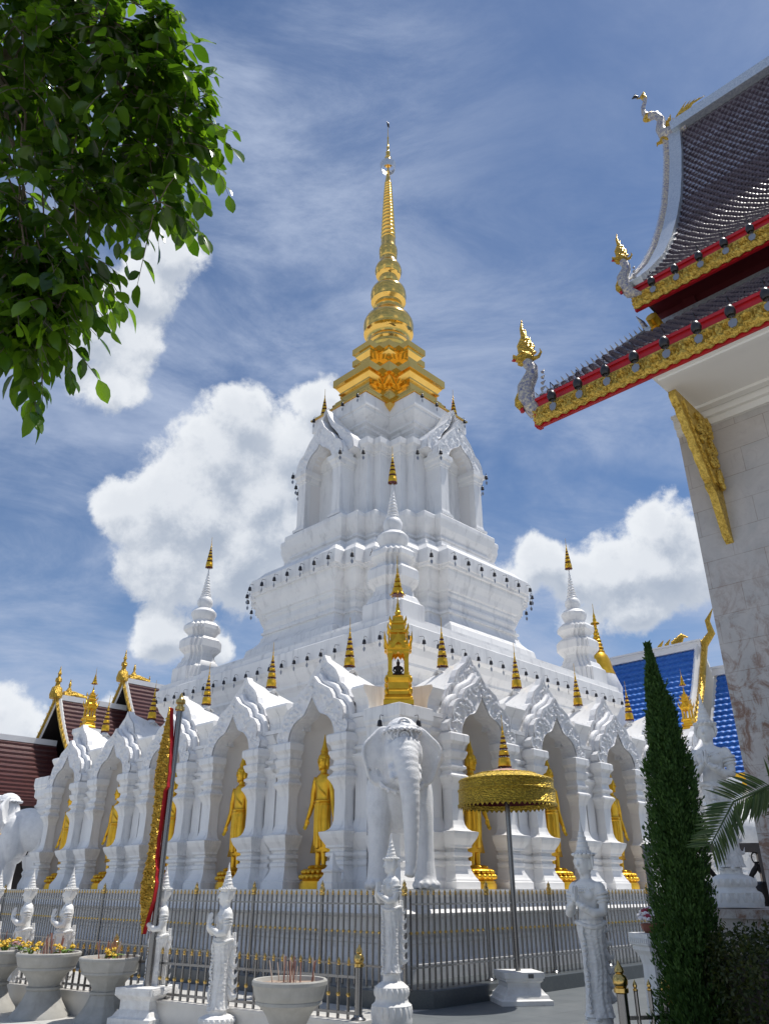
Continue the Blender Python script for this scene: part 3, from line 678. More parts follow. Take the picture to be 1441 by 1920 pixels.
# ------------------------------------------------------------------ wind bells
def windbell(label, group):
    t = thing('wind_bell', label, 'bell', (0,0,0), 0, group)
    mb = MB(); mb.tube([(0,.16,.30),(0,.02,.30),(0,0,.26),(0,0,.18)], .007, 5)
    mb.lathe([(.02,.19),(.035,.18),(.05,.15),(.058,.08),(.068,.05),(.060,.048),(.03,.1)], 12)
    mb.tube([(0,0,.1),(0,0,-.06)], .005, 5); obj('bell', mb, BELLM, t, 40)
    lf = MB(); pl = [(0,-.04),(.035,-.08),(.045,-.12),(.03,-.17),(0,-.21),(-.03,-.17),(-.045,-.12),(-.035,-.08)]
    lf.prism(pl, lambda a, b, d: (a, d, b), -.004, .004); obj('clapper_leaf', lf, LEAFMET, t)
    return t
wb0 = windbell('', '')
first = [True]
def hang(p, rot, label, scale, group):
    if first[0]:
        first[0] = False; wb0.location = p; wb0.rotation_euler = (0,0,rot); wb0.scale = (scale,)*3; wb0['label'] = label; wb0['group'] = group; return wb0
    return dup(wb0, p, rot, label, scale, group)
rb = random.Random(5)
G1 = 'dark wind bells along the terrace edge'
for i in range(20):
    t = -5.6 + 11.2*i/19
    hang(W(-6.15, t, 7.54), CA+R(-90)+rb.uniform(-.4,.4), f'dark wind bell under the left terrace edge, {ORD[i]} from the near corner', .86, G1)
    hang(W(t, -6.15, 7.54), CA+rb.uniform(-.4,.4), f'dark wind bell under the right terrace edge, {ORD[i]} from the near corner', .86, G1)
G2 = 'dark wind bells along the lower tier cornice'
for i in range(7):
    t = -2.1 + 4.2*i/6
    hang(W(-5.0, t, 11.2), CA+R(-90), f'wind bell on the left lower tier cornice, {ORD[i]} from the near end', 1.0, G2)
    hang(W(t, -5.0, 11.2), CA, f'wind bell on the right lower tier cornice, {ORD[i]} from the near end', 1.0, G2)
for (u, v, w_) in ((-4.6,-2.8,'left of the near stupa, upper'),(-4.2,-3.3,'left of the near stupa, closest'),(-3.3,-4.2,'right of the near stupa, closest'),(-2.8,-4.6,'right of the near stupa, upper'),(-4.6,2.8,'at the left skyline, near'),(-4.2,3.3,'at the left skyline, far'),(-3.4,4.15,'at the left skyline, farthest'),(2.8,-4.6,'at the right skyline, near'),(3.3,-4.2,'at the right skyline, far'),(4.15,-3.4,'at the right skyline, farthest')):
    hang(W(u, v, 11.2), CA+R(-45), f'dark wind bell on the lower tier cornice {w_}', 1.0, G2)
G3 = 'dark wind bells under the gilded base'
for i in range(4):
    t = -1.3 + 2.6*i/3
    hang(W(-3.08, t, 18.85), CA+R(-90), f'dark wind bell under the gold on the left face, {ORD[i]} from the middle', 1.05, G3)
    hang(W(t, -3.08, 18.85), CA, f'dark wind bell under the gold on the right face, {ORD[i]} from the middle', 1.05, G3)
G4 = 'dark wind bells on the niche storey capitals'
for (u, v, w_) in ((-3.95,-1.35,'left porch, near capital'),(-3.95,1.35,'left porch, far capital'),(-3.35,-1.95,'left of the middle recess'),(-1.95,-3.35,'right of the middle recess'),(-1.35,-3.95,'right porch, near capital'),(1.35,-3.95,'right porch, far capital'),(-3.3,1.95,'left skyline capital'),(-2.9,2.3,'left skyline cornice'),(1.95,-3.3,'right skyline capital'),(2.3,-2.9,'right skyline cornice')):
    hang(W(u, v, 15.9), CA+R(-45), f'dark wind bell hanging from the niche storey, {w_}', 1.05, G4)
G5 = 'dark wind bells on the corner pier'
hang(W(-8.76,-8.2,FLOOR+2.95), CA+R(-90), 'dark wind bell left of the corner elephant under the pier cornice', .9, G5)
hang(W(-8.2,-8.76,FLOOR+2.95), CA, 'dark wind bell right of the corner elephant under the pier cornice', .9, G5)
# ================================================================== FIGURES
def hand_mb(mb, M, L=.17, curl=.25, thick=.011):
    """a right hand hanging along -z: palm, four fingers and a thumb; M places it"""
    mb.ell(M @ Vector((0,0,-.25*L)), (.20*L+.0, .10*L, .32*L), M.to_3x3(), 10, 8)
    for i, (x, ln) in enumerate(((-.135,.40),(-.045,.50),(.045,.54),(.13,.47))):
        p = [Vector((x*L, 0, -.45*L)), Vector((x*1.05*L, -.02*L, -(.45+ln*.45)*L)), Vector((x*1.1*L, -(.02+curl*.35)*L, -(.45+ln*.8)*L)), Vector((x*1.1*L, -(.02+curl*.75)*L, -(.45+ln)*L))]
        mb.tube([M @ q for q in p], [.062*L,.058*L,.052*L,.036*L], 8)
    p = [Vector((.16*L,-.02*L,-.12*L)), Vector((.27*L,-.06*L,-.32*L)), Vector((.28*L,-.10*L,-.52*L))]
    mb.tube([M @ q for q in p], [.075*L,.065*L,.045*L], 8)
# ------------------------------------------------------------------ standing golden Buddhas
def buddha():
    t = thing('standing_buddha', '', 'statue', (0,0,0), 0, 'golden standing Buddhas in the niches')
    mb = MB()
    # robe column, torso, neck
    mb.loft([[(rx*math.cos(2*math.pi*j/20), cy+ry*math.sin(2*math.pi*j/20), z) for j in range(20)] for rx, ry, cy, z in
        [(.30,.10,.02,.34),(.27,.12,.02,.40),(.225,.145,0,.7),(.215,.15,0,1.0),(.22,.155,0,1.2),(.205,.14,0,1.32),(.19,.125,0,1.42),(.205,.13,0,1.6),(.235,.135,0,1.74),(.24,.12,0,1.83),(.17,.10,0,1.90),(.075,.075,0,1.94),(.07,.07,0,2.03)]])
    for s in (-1, 1):
        mb.ell((s*.235,0,1.80),(.085,.085,.085))
        mb.tube([(s*.24,0,1.82),(s*.31,.0,1.55),(s*.335,.0,1.34),(s*.40,-.03,1.12),(s*.435,-.05,1.02)], [.080,.072,.062,.052,.038], 12)
        mb.tube([(s*.08,.0,.5),(s*.09,0,.36),(s*.10,.0,.08)], [.085,.075,.058], 12)
        mb.ell((s*.11,-.10,.05),(.06,.17,.05))
        # side flare of the robe
        mb.loft([[(s*(x0+dx), dy, z) for dx, dy in ((0,-.03),(w,0.0),(0,.03))] for x0, w, z in ((.16,.06,1.0),(.17,.10,.7),(.18,.17,.42),(.18,.20,.33))])
        M = Matrix.Translation((s*.44,-.055,1.03)) @ Matrix.Rotation(R(-12)*s, 4, 'Y') @ Matrix.Rotation(R(s*-25), 4, 'Z') @ Matrix.Scale(-s, 4, (1,0,0))
        hand_mb(mb, M, .24, .3)
    # head
    mb.ell((0,-.01,2.17),(.125,.145,.18)); mb.ell((0,-.05,2.09),(.085,.09,.09)); mb.ell((0,.0,2.27),(.132,.14,.10))
    mb.ell((0,.0,2.37),(.085,.085,.075))
    mb.tube([(0,-.135,2.22),(0,-.172,2.145),(0,-.16,2.13)], [.014,.022,.018], 8)      # nose
    mb.ell((0,-.135,2.09),(.045,.02,.014)); mb.ell((0,-.13,2.066),(.032,.02,.012)); mb.ell((0,-.12,2.02),(.035,.03,.025))
    for s in (-1, 1):
        mb.ell((s*.048,-.128,2.185),(.032,.02,.013)); mb.tube([(s*.015,-.14,2.215),(s*.05,-.142,2.232),(s*.09,-.115,2.215)], [.010,.012,.008], 6)
        mb.ell((s*.135,.0,2.14),(.018,.04,.11)); mb.ell((s*.135,-.005,2.04),(.014,.025,.05))
    # robe edge over the shoulder, belt, central fold
    mb.tube([(-.2,-.10,1.87),(-.10,-.125,1.75),(.05,-.135,1.58),(.20,-.10,1.45)], [.018]*4, 8)
    mb.tube([(.22*math.cos(a), .155*math.sin(a), 1.36) for a in [2*math.pi*i/24 for i in range(25)]], .020, 8)
    mb.tube([(.225*math.cos(a), .16*math.sin(a), 1.30) for a in [2*math.pi*i/24 for i in range(25)]], .014, 8)
    mb.loft([[(-.05,-.12,z),(.05,-.12,z),(.05,d,z),(-.05,d,z)] for d, z in ((-.165,1.33),(-.172,1.0),(-.165,.7),(-.15,.42))])
    for s in (-1,1): mb.tube([(s*.11,-.135,1.28),(s*.10,-.145,.9),(s*.11,-.12,.45)], .014, 6)
    skin('figure', mb, GOLD_P, t, .0125, 2, (0,0,.26))
    f = MB(); f.lathe([(.09,2.66),(.07,2.72),(.05,2.78),(.035,2.86),(.018,2.95),(.004,3.04)], 14); obj('flame', f, GOLD_P, t, 40)
    b = MB(); b.lathe([(.44,-.10),(.44,0),(.42,0),(.42,.05),(.38,.06),(.40,.10),(.44,.13),(.42,.17),(.34,.18),(.35,.21),(.39,.25),(.36,.28)], 28)
    for i in range(22):
        a = 2*math.pi*i/22; b.ell((.41*math.cos(a),.41*math.sin(a),.13),(.055,.055,.05), None, 8, 6); b.ell((.37*math.cos(a),.37*math.sin(a),.22),(.05,.05,.045), None, 8, 6)
    obj('lotus_base', b, GOLD_P, t, 50)
    return t
b0 = buddha(); k = 0
for i, v in enumerate(BAY):
    p = W(-8.36, v, FLOOR+.10); l = f'golden standing Buddha in the {ORD[i]} niche left of the corner elephant'
    if i == 0: b0.location = p; b0.rotation_euler = (0,0,CA+R(-90)); b0['label'] = l
    else: dup(b0, p, CA+R(-90), l)
for i, u in enumerate(BAY):
    dup(b0, W(u, -8.36, FLOOR+.10), CA, f'golden standing Buddha in the {ORD[i]} niche right of the corner elephant')

# ------------------------------------------------------------------ white elephants at the corners
def elephant():
    t = thing('elephant_statue', 'white elephant with a carved headdress at the near corner of the chedi', 'statue', (0,0,0), 0, 'white elephants at the corners')
    mb = MB()
    mb.ell((0,1.0,1.72),(.55,1.15,.64), None, 24, 16); mb.ell((0,.30,1.62),(.56,.50,.72), None, 20, 14); mb.ell((0,.55,2.05),(.36,.6,.38), None, 20, 12)
    for s in (-1,1): mb.ell((s*.36,.22,1.45),(.30,.36,.72), None, 16, 12)
    for s in (-1, 1):
        mb.tube([(s*.34,.12,1.7),(s*.40,.08,1.2),(s*.42,.03,.75),(s*.43,.0,.42),(s*.435,-.02,.18),(s*.44,-.05,.0)], [.26,.235,.195,.185,.20,.235], 16)
        mb.tube([(s*.30,1.75,1.5),(s*.32,1.75,1.0),(s*.32,1.8,.6),(s*.32,1.74,.2),(s*.32,1.72,0)], [.34,.27,.2,.19,.22], 14)
        mb.ell((s*.15,-.30,2.60),(.19,.26,.22), None, 14, 10)          # forehead domes
        mb.ell((s*.22,-.45,2.2),(.15,.2,.26), None, 14, 10)            # cheeks
        mb.ell((s*.255,-.56,2.36),(.06,.05,.045), None, 10, 8)         # brow over the eye
        mb.tube([(s*.21,-.52,1.92),(s*.235,-.68,1.80),(s*.25,-.78,1.72)], [.085,.07,.05], 10)   # tusk stub
        mb.tube([(s*.20,-.52,1.97),(s*.24,-.66,1.86)], [.12,.09], 10)
    mb.ell((0,-.25,2.28),(.36,.42,.48), None, 20, 14); mb.ell((0,-.02,1.95),(.36,.4,.42), None, 16, 12)
    path = [(0,-.48,2.36),(.02,-.66,2.08),(.05,-.78,1.75),(.07,-.82,1.4),(.08,-.81,1.0),(.08,-.78,.62),(.07,-.76,.35),(.03,-.80,.15)]
    rad = [.27,.235,.20,.17,.142,.118,.10,.085]
    P2 = []; Rr = []
    for i in range(len(path)-1):            # rings of wrinkles down the trunk
        for j in range(6):
            f = j/6; p = [path[i][q]+(path[i+1][q]-path[i][q])*f for q in range(3)]
            P2.append(tuple(p)); Rr.append((rad[i]+(rad[i+1]-rad[i])*f)*(1.035 if (i*6+j) % 2 else .985))
    mb.tube(P2, Rr, 18)
    mb.ell((0,-.35,1.78),(.16,.2,.14))                                  # lower lip
    # ears: thick fans, folded at the rim
    for s in (-1, 1):
        def ear(a, b, off):
            ang = R(100) - R(215)*a; rr = b*(.52 if a < .35 else .52-.10*(a-.35)) * (1+.05*math.sin(a*20)*b)
            x = .30 + rr*math.cos(ang)*.86; z = 2.18 + rr*math.sin(ang)*1.02
            y = -.13 - .04*b + .06*b*b*math.sin(a*9+1) + off
            return (s*x, y, z)
        n, m_ = 26, 6
        A = [[ear(i/n, j/m_, 0) for j in range(m_+1)] for i in range(n+1)]; B = [[ear(i/n, j/m_, .055) for j in range(m_+1)] for i in range(n+1)]
        outline = [ear(i/n, 1, 0) for i in range(n+1)]
        mb.prism([(p[0], p[2]) for p in outline] + [(s*.24, 1.85), (s*.24, 2.5)], lambda a, b, d: (a, -.12+d+.05*math.sin(b*7), b), -.03, .035)
        mb.tube(outline, .034, 8)
    # toenails
    for s in (-1, 1):
        for k in range(-2, 3):
            a = R(-90+34*k); mb.ell((s*.435+.225*math.cos(a), -.04+.225*math.sin(a), .06), (.055,.055,.07), None, 8, 6)
    for s in (-1,1): mb.ell((s*.285,-.575,2.30),(.035,.03,.025), None, 10, 8); mb.tube([(s*.22,-.6,2.33),(s*.29,-.59,2.345),(s*.34,-.52,2.31)], [.018,.022,.015], 6)
    skin('body', mb, ELEPHANT, t, .022, 3)
    h = MB(); rnd = random.Random(8)
    def cap(a, b):
        th = 2*math.pi*a; ph = b*1.28
        n_ = 0.5+0.5*math.sin(14*b*2.2 + 3.0*math.sin(th*5))*math.cos(th*7)
        r = 1.0 + .05*n_ + (.06 if b > .9 else 0)
        x = .355*math.sin(ph)*math.cos(th)*r; y = -.27 + .43*math.sin(ph)*math.sin(th)*r; z = 2.50 + .385*math.cos(ph)*r
        return (x, y, z)
    h.grid(64, 20, cap)
    for k in range(26):
        th = 2*math.pi*k/26; p = cap(k/26, 1.0); h.ell(p, (.035,.035,.035), None, 8, 6)
    for cx, cz, r in ((0,2.50,.14),(0,2.36,.09),(-.16,2.52,.09),(.16,2.52,.09),(-.08,2.42,.07),(.08,2.42,.07),(-.24,2.62,.08),(.24,2.62,.08),(0,2.7,.12)):
        for q in (1.0,.55): h.tube([(cx+r*q*math.cos(a), -.64-.02*q+ (abs(cx)*.55) + (max(0,cz-2.55))*.5, cz+r*q*math.sin(a)) for a in [2*math.pi*i/12 for i in range(13)]], .020, 6)
        h.ell((cx,-.65+abs(cx)*.55+max(0,cz-2.55)*.5,cz),(r*.4,.035,r*.4), None, 8, 6)
    h.tube([(-.30,-.46,2.42),(-.2,-.60,2.34),(-.10,-.66,2.32),(0,-.69,2.22),(.10,-.66,2.32),(.2,-.60,2.34),(.30,-.46,2.42)], .026, 8)
    obj('headdress', h, CARVED, t, 50)
    c = MB()
    for k, (r, y) in enumerate(((.44,-.02),(.47,.02))):
        pts = [(r*math.cos(a), y-.34*max(0,-math.sin(a))*1.0, 1.86+.30*math.sin(a)*1.0+ (0 if math.sin(a) < 0 else .25*math.sin(a))) for a in [R(180)+R(180)*i/20 for i in range(21)]]
        c.tube(pts, .028, 8)
        for p in pts[::2]: c.ell((p[0],p[1]-.02,p[2]-.03), (.03,.03,.035), None, 6, 5)
    obj('necklace', c, CARVED, t, 50)
    return t
e0 = elephant()
ep = W(-9.02,-9.02,FLOOR+.004); e0.location = ep; e0.rotation_euler = (0,0,R(6)); e0.scale = (.98,.98,1.02)
dup(e0, W(-9.0,9.0,FLOOR+.004), CA+R(-135), 'white elephant seen from the side at the far left corner of the chedi', (.98,.98,1.02))
dup(e0, W(9.0,-9.0,FLOOR+.004), CA+R(45), 'white elephant at the far right corner of the chedi behind the cypress', (.98,.98,1.02))

# ------------------------------------------------------------------ gilded shrine over the elephant
def shrine():
    t = thing('gilded_shrine', 'gilded open shrine with a tiered roof standing on the corner pier above the elephant', 'shrine', W(-8.22,-8.22,FLOOR+3.45), 0); t.scale = (.88,.88,.96)
    mb = MB()
    def sqr(s, z): return [(-s,-s,z),(s,-s,z),(s,s,z),(-s,s,z)]
    mb.loft([sqr(s,z) for s, z in ((.36,0),(.36,.10),(.33,.12),(.34,.16),(.30,.20),(.26,.24),(.26,.30),(.28,.33),(.25,.36),(.25,.50),(.29,.54),(.31,.60),(.31,.64),(.27,.66))])
    for sx in (-1,1):
        for sy in (-1,1):
            for z in (.30,.55): mb.ell((sx*.29,sy*.29,z),(.05,.05,.08), None, 8, 6)
    obj('base', mb, GOLD_P, t)
    p = MB()
    for sx in (-1,1):
        for sy in (-1,1):
            q = MB(); q.loft([[(sx*.20-d,sy*.20-d,z),(sx*.20+d,sy*.20-d,z),(sx*.20+d,sy*.20+d,z),(sx*.20-d,sy*.20+d,z)] for d, z in ((.065,.66),(.065,.72),(.05,.74),(.05,1.16),(.07,1.2),(.07,1.26))])
            obj('pillar', q, GOLD_P, t)
    r = MB(); 
    r.loft([sqr(s,z) for s, z in ((.27,1.24),(.30,1.28),(.30,1.34),(.24,1.37),(.24,1.42),(.20,1.46),(.18,1.62),(.22,1.65),(.22,1.70),(.15,1.74),(.14,1.86),(.17,1.88),(.17,1.92),(.11,1.95),(.10,2.05),(.12,2.07),(.07,2.1))])
    for k in range(4):
        a = k*math.pi/2; M = Matrix.Rotation(a, 4, 'Z')
        gb = [(-.19,1.26),(-.14,1.40),(-.07,1.50),(0,1.62),(.07,1.50),(.14,1.40),(.19,1.26),(.10,1.26),(.07,1.34),(0,1.40),(-.07,1.34),(-.10,1.26)]
        r.prism(gb, lambda a_, b_, d: M @ Vector((a_, d, b_)), -.335, -.30)
        r.prism([(-.10,1.18),(-.07,1.12),(0,1.20),(.07,1.12),(.10,1.18),(.15,1.10),(.15,1.27),(-.15,1.27),(-.15,1.10)], lambda a_, b_, d: M @ Vector((a_, d, b_)), -.255, -.235)
        for lx, lz, hh in ((.28,1.30,.34),(.20,1.66,.2),(.15,1.89,.15)):
            r.tube([M @ Vector((lx,-lx,lz)), M @ Vector((lx+.05,-lx-.05,lz+hh*.5)), M @ Vector((lx+.055,-lx-.055,lz+hh))], [.04,.03,.006], 6)
            r.tube([M @ Vector((lx*.82,-lx*.82,lz)), M @ Vector((lx*.82,-lx*.82,lz+hh*1.2))], [.03,.006], 6)
    r.lathe([(.09,2.08),(.07,2.14),(.08,2.18),(.05,2.22),(.055,2.27),(.035,2.32),(.04,2.36),(.02,2.42),(.01,2.6)], 12)
    obj('roof', r, GOLD_P, t, 40)
    u = MB(); z = 2.62
    u.tube([(0,0,2.5),(0,0,3.5)], .012, 6)
    for rr, h in ((.14,.16),(.10,.10),(.075,.08),(.05,.06)):
        u.lathe([(rr,z),(rr*1.02,z+.02),(rr*.94,z+h*.6),(rr*.9,z+h),(rr*.4,z+h+.02)], 14, cap=False); z += h+.035
        if rr > .13:
            for k in range(8):
                a = k*math.pi/4; u.tube([(rr*math.cos(a),rr*math.sin(a),2.66),(rr*1.35*math.cos(a),rr*1.35*math.sin(a),2.60),(rr*1.5*math.cos(a),rr*1.5*math.sin(a),2.66)], [.02,.018,.006], 6)
    u.lathe([(.03,z),(.02,z+.08),(.025,z+.1),(.008,z+.16),(.005,3.62)], 8)
    um = obj('umbrella', u, GOLD_P, t, 40)
    f = MB(); f.lathe([(.135,2.60),(.15,2.605),(.14,2.64)], 16); obj('red_lining', f, RED_D, um)
    return t
sh = shrine()
def seated_buddha():
    t = thing('seated_buddha', 'small black seated Buddha inside the gilded shrine', 'statue', W(-8.22,-8.22,FLOOR+3.45+.64), R(0))
    mb = MB()
    mb.ell((0,.0,.05),(.13,.09,.05)); mb.ell((0,.01,.16),(.065,.05,.10)); mb.ell((0,.01,.22),(.085,.045,.035)); mb.ell((0,0,.30),(.042,.045,.055)); mb.ell((0,.0,.36),(.02,.02,.03)); mb.tube([(0,0,.37),(0,0,.42)], [.014,.004], 6)
    for s in (-1,1):
        mb.tube([(s*.08,.01,.22),(s*.105,-.01,.14),(s*.06,-.07,.09)], [.024,.02,.016], 8); mb.tube([(s*.03,.0,.05),(s*.13,-.03,.045),(s*.04,-.09,.05)], [.04,.036,.025], 8)
    skin('figure', mb, BRONZE, t, .008, 2); return t
seated_buddha()

# ------------------------------------------------------------------ praying deity statues
def deity():
    t = thing('praying_statue', '', 'statue', (0,0,0), 0, 'white praying deity statues')
    body = MB()
    ell = lambda rx, ry, cx, cy, z, n=20: [(cx+rx*math.cos(2*math.pi*j/n), cy+ry*math.sin(2*math.pi*j/n), z) for j in range(n)]
    body.loft([ell(rx,ry,0,cy,z) for rx, ry, cy, z in ((.13,.11,.0,.78),(.125,.10,.0,.86),(.115,.09,0,.93),(.13,.10,0,1.0),(.155,.11,0,1.07),(.165,.10,0,1.13),(.13,.085,0,1.175),(.06,.06,0,1.20),(.055,.055,0,1.26))])
    for s in (-1,1):
        body.ell((s*.07,-.075,1.06),(.06,.045,.055)); body.ell((s*.165,0,1.125),(.055,.055,.055))
        body.tube([(s*.17,0,1.13),(s*.20,-.01,1.02),(s*.205,-.04,.91),(s*.16,-.13,.90),(s*.08,-.20,.95),(s*.022,-.235,1.0)], [.055,.052,.048,.044,.038,.026], 12)
    for s in (-1,1): body.tube([(s*.06,0,.84),(s*.06,0,.12),(s*.06,.0,.03)], [.06,.045,.04], 8); body.ell((s*.06,-.06,.025),(.04,.10,.026))
    body.ell((0,-.01,1.345),(.085,.10,.115)); body.ell((0,-.035,1.285),(.058,.065,.055)); body.ell((0,.03,1.37),(.088,.085,.09))
    body.tube([(0,-.10,1.375),(0,-.128,1.325),(0,-.118,1.315)], [.010,.016,.012], 8)
    body.ell((0,-.098,1.286),(.028,.014,.009)); body.ell((0,-.094,1.272),(.020,.014,.008)); body.ell((0,-.08,1.248),(.022,.02,.016))
    for s in (-1,1):
        body.ell((s*.034,-.092,1.35),(.022,.013,.010)); body.tube([(s*.010,-.104,1.372),(s*.036,-.104,1.384),(s*.066,-.085,1.372)], [.006,.008,.005], 6); body.ell((s*.09,.0,1.33),(.012,.03,.055))
    skin('body', body, STATUE, t, .0105, 2)
    hd = MB()
    for s in (-1,1):                                     # palms pressed together, fingers upward
        M = Matrix.Translation((s*.013,-.238,1.0)) @ Matrix.Rotation(R(-14), 4, 'X') @ Matrix.Rotation(R(90), 4, 'Z') @ Matrix.Scale(-1, 4, (0,0,1)) @ Matrix.Scale(s, 4, (0,1,0))
        hand_mb(hd, M, .155, .0)
    skin('hands', hd, STATUE, t, .0055, 1)
    sk = MB(); n = 40
    def col(a, b):
        th = 2*math.pi*a; z = .04 + .80*b
        r = .118 + .03*math.exp(-((b-.92)/.16)**2) + .035*math.exp(-b/.10) + .008*math.sin(6*th)*(1-b)
        fold = .004*math.cos(th*13 + 2*math.sin(b*9)) + .003*math.cos(b*70)*(.5+.5*math.cos(th*4))
        return ((r+fold)*math.cos(th), (r*.92+fold)*math.sin(th), z)
    sk.grid(64, 60, col); sk.loft([[col(i/64,0) for i in range(64)],[(0,0,.05)]*64], 0, False, False)
    for k in range(9):                                   # beaded sash down the front
        pass
    sk.tube([(0,-.135-.02*math.sin(i),.80-.042*i) for i in range(18)], .016, 6)
    for i in range(18): sk.ell((0,-.14,.80-.042*i),(.026,.022,.018), None, 6, 5)
    sk.tube([(.15*math.cos(a),.135*math.sin(a),.80+.02*math.sin(a*2)) for a in [2*math.pi*i/24 for i in range(25)]], .022, 8)
    obj('skirt', sk, STATUE_C, t, 60)
    fr = MB()
    for k in range(6):                                   # stacked fluttering sash ends on one side
        z = .14 + .115*k; L_ = .105 - .007*k
        for y, sc2 in ((0, 1.0), (.055, .8)):
            pts = [(.09,.0,z+.13),(.125,.0,z+.085),(.13+L_*.45*sc2,.0,z+.03),(.13+L_*sc2,.0,z+.035),(.13+L_*1.2*sc2,.0,z+.085)]
            fr.tube([(p[0]-y*.3,p[1]+y,p[2]-y*.5) for p in pts], [.04,.036,.028,.017,.003], 8, flat=.35)
    fr.tube([(.14,.05,.9),(.155,.06,.7),(.145,.05,.5),(.15,.06,.2)], [.028,.03,.03,.04], 8)
    obj('sash_ends', fr, STATUE_C, t, 60, (0,0,0), R(62))
    cr = MB(); cr.lathe([(.090,1.395),(.102,1.405),(.116,1.428),(.100,1.432),(.080,1.44),(.079,1.455),(.072,1.462),(.070,1.49),(.073,1.495),(.061,1.505),(.058,1.535),(.061,1.54),(.048,1.55),(.045,1.585),(.048,1.59),(.034,1.60),(.031,1.635),(.033,1.64),(.020,1.65),(.015,1.69),(.011,1.72),(.003,1.76)], 24)
    for s in (-1,1): cr.tube([(s*.10,0,1.42),(s*.118,-.01,1.36),(s*.108,-.01,1.30)], [.018,.016,.006], 6)
    for i in range(16):
        a = 2*math.pi*i/16; cr.ell((.112*math.cos(a),.112*math.sin(a),1.428),(.02,.02,.016), None, 6, 5); cr.ell((.076*math.cos(a+.2),.076*math.sin(a+.2),1.452),(.012,.012,.013), None, 6, 5)
    obj('crown', cr, STATUE, t, 50)
    nk = MB()
    for s in (-1,1):
        for z, r in ((1.07,.058),(1.035,.058),(1.0,.056)): nk.tube([(s*.195+r*math.cos(a), -.005+r*math.sin(a), z+.01*math.cos(a)*s) for a in [2*math.pi*i/14 for i in range(15)]], .014, 6)
        for q in range(4):
            c = (s*(.15-.022*q), -.135-.022*q, .905+.018*q); nk.ell(c, (.046,.046,.03), None, 8, 6)
    for q, (rx, z) in enumerate(((.075,1.185),(.105,1.165),(.135,1.14))):
        for i in range(17):
            a = R(180)+R(180)*i/16; nk.ell((rx*math.cos(a), -.02+.10*math.sin(a)*(.7+.1*q), z+.05*math.sin(a)), (.014,.014,.014), None, 6, 5)
    obj('jewellery', nk, STATUE, t, 60)
    return t
d0 = deity()
def lotus(t, h, r0, name='lotus_base'):
    b = MB(); b.lathe([(r0*1.0,0),(r0*1.02,.03),(r0*.98,h*.30),(r0*1.0,h*.36),(r0*.84,h*.42),(r0*.80,h*.5),(r0*.86,h*.56),(r0*.84,h*.72),(r0*.62,h*.80),(r0*.45,h*.84),(r0*.42,h*.97),(r0*.46,h)], 32)
    for i in range(20):
        a = 2*math.pi*i/20; c = (r0*.94*math.cos(a), r0*.94*math.sin(a), h*.22); b.ell(c, (r0*.11,r0*.11,h*.16), None, 8, 6)
        a += .2; b.ell((r0*.81*math.cos(a), r0*.81*math.sin(a), h*.62), (r0*.09,r0*.09,h*.10), None, 8, 6)
    return obj(name, b, STATUE, t, 50)
ROT = CA + R(-90)
PROF = R(-66)
def stand(p, lab, sc_, hb, r0, first=False, rot=ROT):
    o = d0 if first else dup(d0, (0,0,0))
    o['label'] = lab; o.location = (p[0], p[1], p[2]); o.rotation_euler = (0,0,rot); o.scale = (sc_*.93,sc_*.93,sc_)
    for c in o.children: c.location.z = hb/sc_
    return o
names = []
SPOTS = [((0.10,12.55,0),'white praying statue on a lotus base directly in front of the corner elephant',1.05,.56,.30),
 ((2.02,8.55,0),'large white praying statue in shade between the parasol and the cypress',1.0,.54,.30),
 ((-2.08,11.35,0),'white praying statue just left of the middle incense pot',.97,.27,.28),
 ((-3.22,12.55,0),'white praying statue right behind the banner pole',.97,.27,.28),
 ((-5.02,13.72,0),'white praying statue between the two left incense pots',.97,.27,.28),
 ((-5.98,14.5,0),'white praying statue second from the left edge',.97,.27,.28),
 ((-6.85,15.2,0),'white praying statue at the left edge of the view',.97,.27,.28),
 ((3.52,8.62,1.49),'white praying statue on the marble ledge beside the hall wall',1.03,.32,.27)]
bases = []
made = [stand(s[0], s[1], s[2], s[3], s[4], i == 0, ROT + {1: R(-6), 7: R(6)}.get(i, R(-21))) for i, s in enumerate(SPOTS)]
for o, s in zip(made, SPOTS):
    b = lotus(o, s[3]/s[2]+.035/s[2], s[4]/s[2]); b.location = (0,0,0)
# ================================================================== MARBLE HALL ON THE RIGHT
hall = thing('temple_hall', 'marble clad temple hall on the right with steep purple roof and gold carved eaves', 'temple', (CX, CY, 0), CA)
VE, VN = -14.35, -27.0
mb = MB(); mb.box(-10.36, -4.0, VN, -15.86, 0, 7.9); obj('marble_wall', mb, MARBLE, hall)
mb = MB(); mb.box(-11.95, -10.362, VN, -15.55, 0, 1.40); mb.box(-11.99, -10.361, VN-.02, -15.51, 1.402, 1.48); obj('podium', mb, MARBLE, hall)
mb = MB(); mb.box(-11.66, -10.30, VN, -16.15, 7.735, 7.80)
mb.box(-10.48, -10.36, VN, -15.87, 7.60, 7.732); mb.box(-10.42, -10.361, VN, -15.865, 7.50, 7.598); mb.box(-10.62, -10.5, VN, -15.9, 7.69, 7.733); mb.box(-11.6,-11.5, VN,-16.2, 7.70, 7.733)
obj('soffit', mb, SOFFIT, hall)
def arcs(s, t):
    """carved band relief: rows of overlapping scallops"""
    P_ = .24; h = 0
    for row, (z0, r) in enumerate(((.05,.20),(.55,.26))):
        for k in (-1,0,1):
            x = ((s + row*P_/2) % P_) - P_/2 + k*P_; q = math.hypot(x, (t - z0)*.26)
            h = max(h, 0.5+0.5*math.cos(q*92)) if q < r*.6 else h
    return h
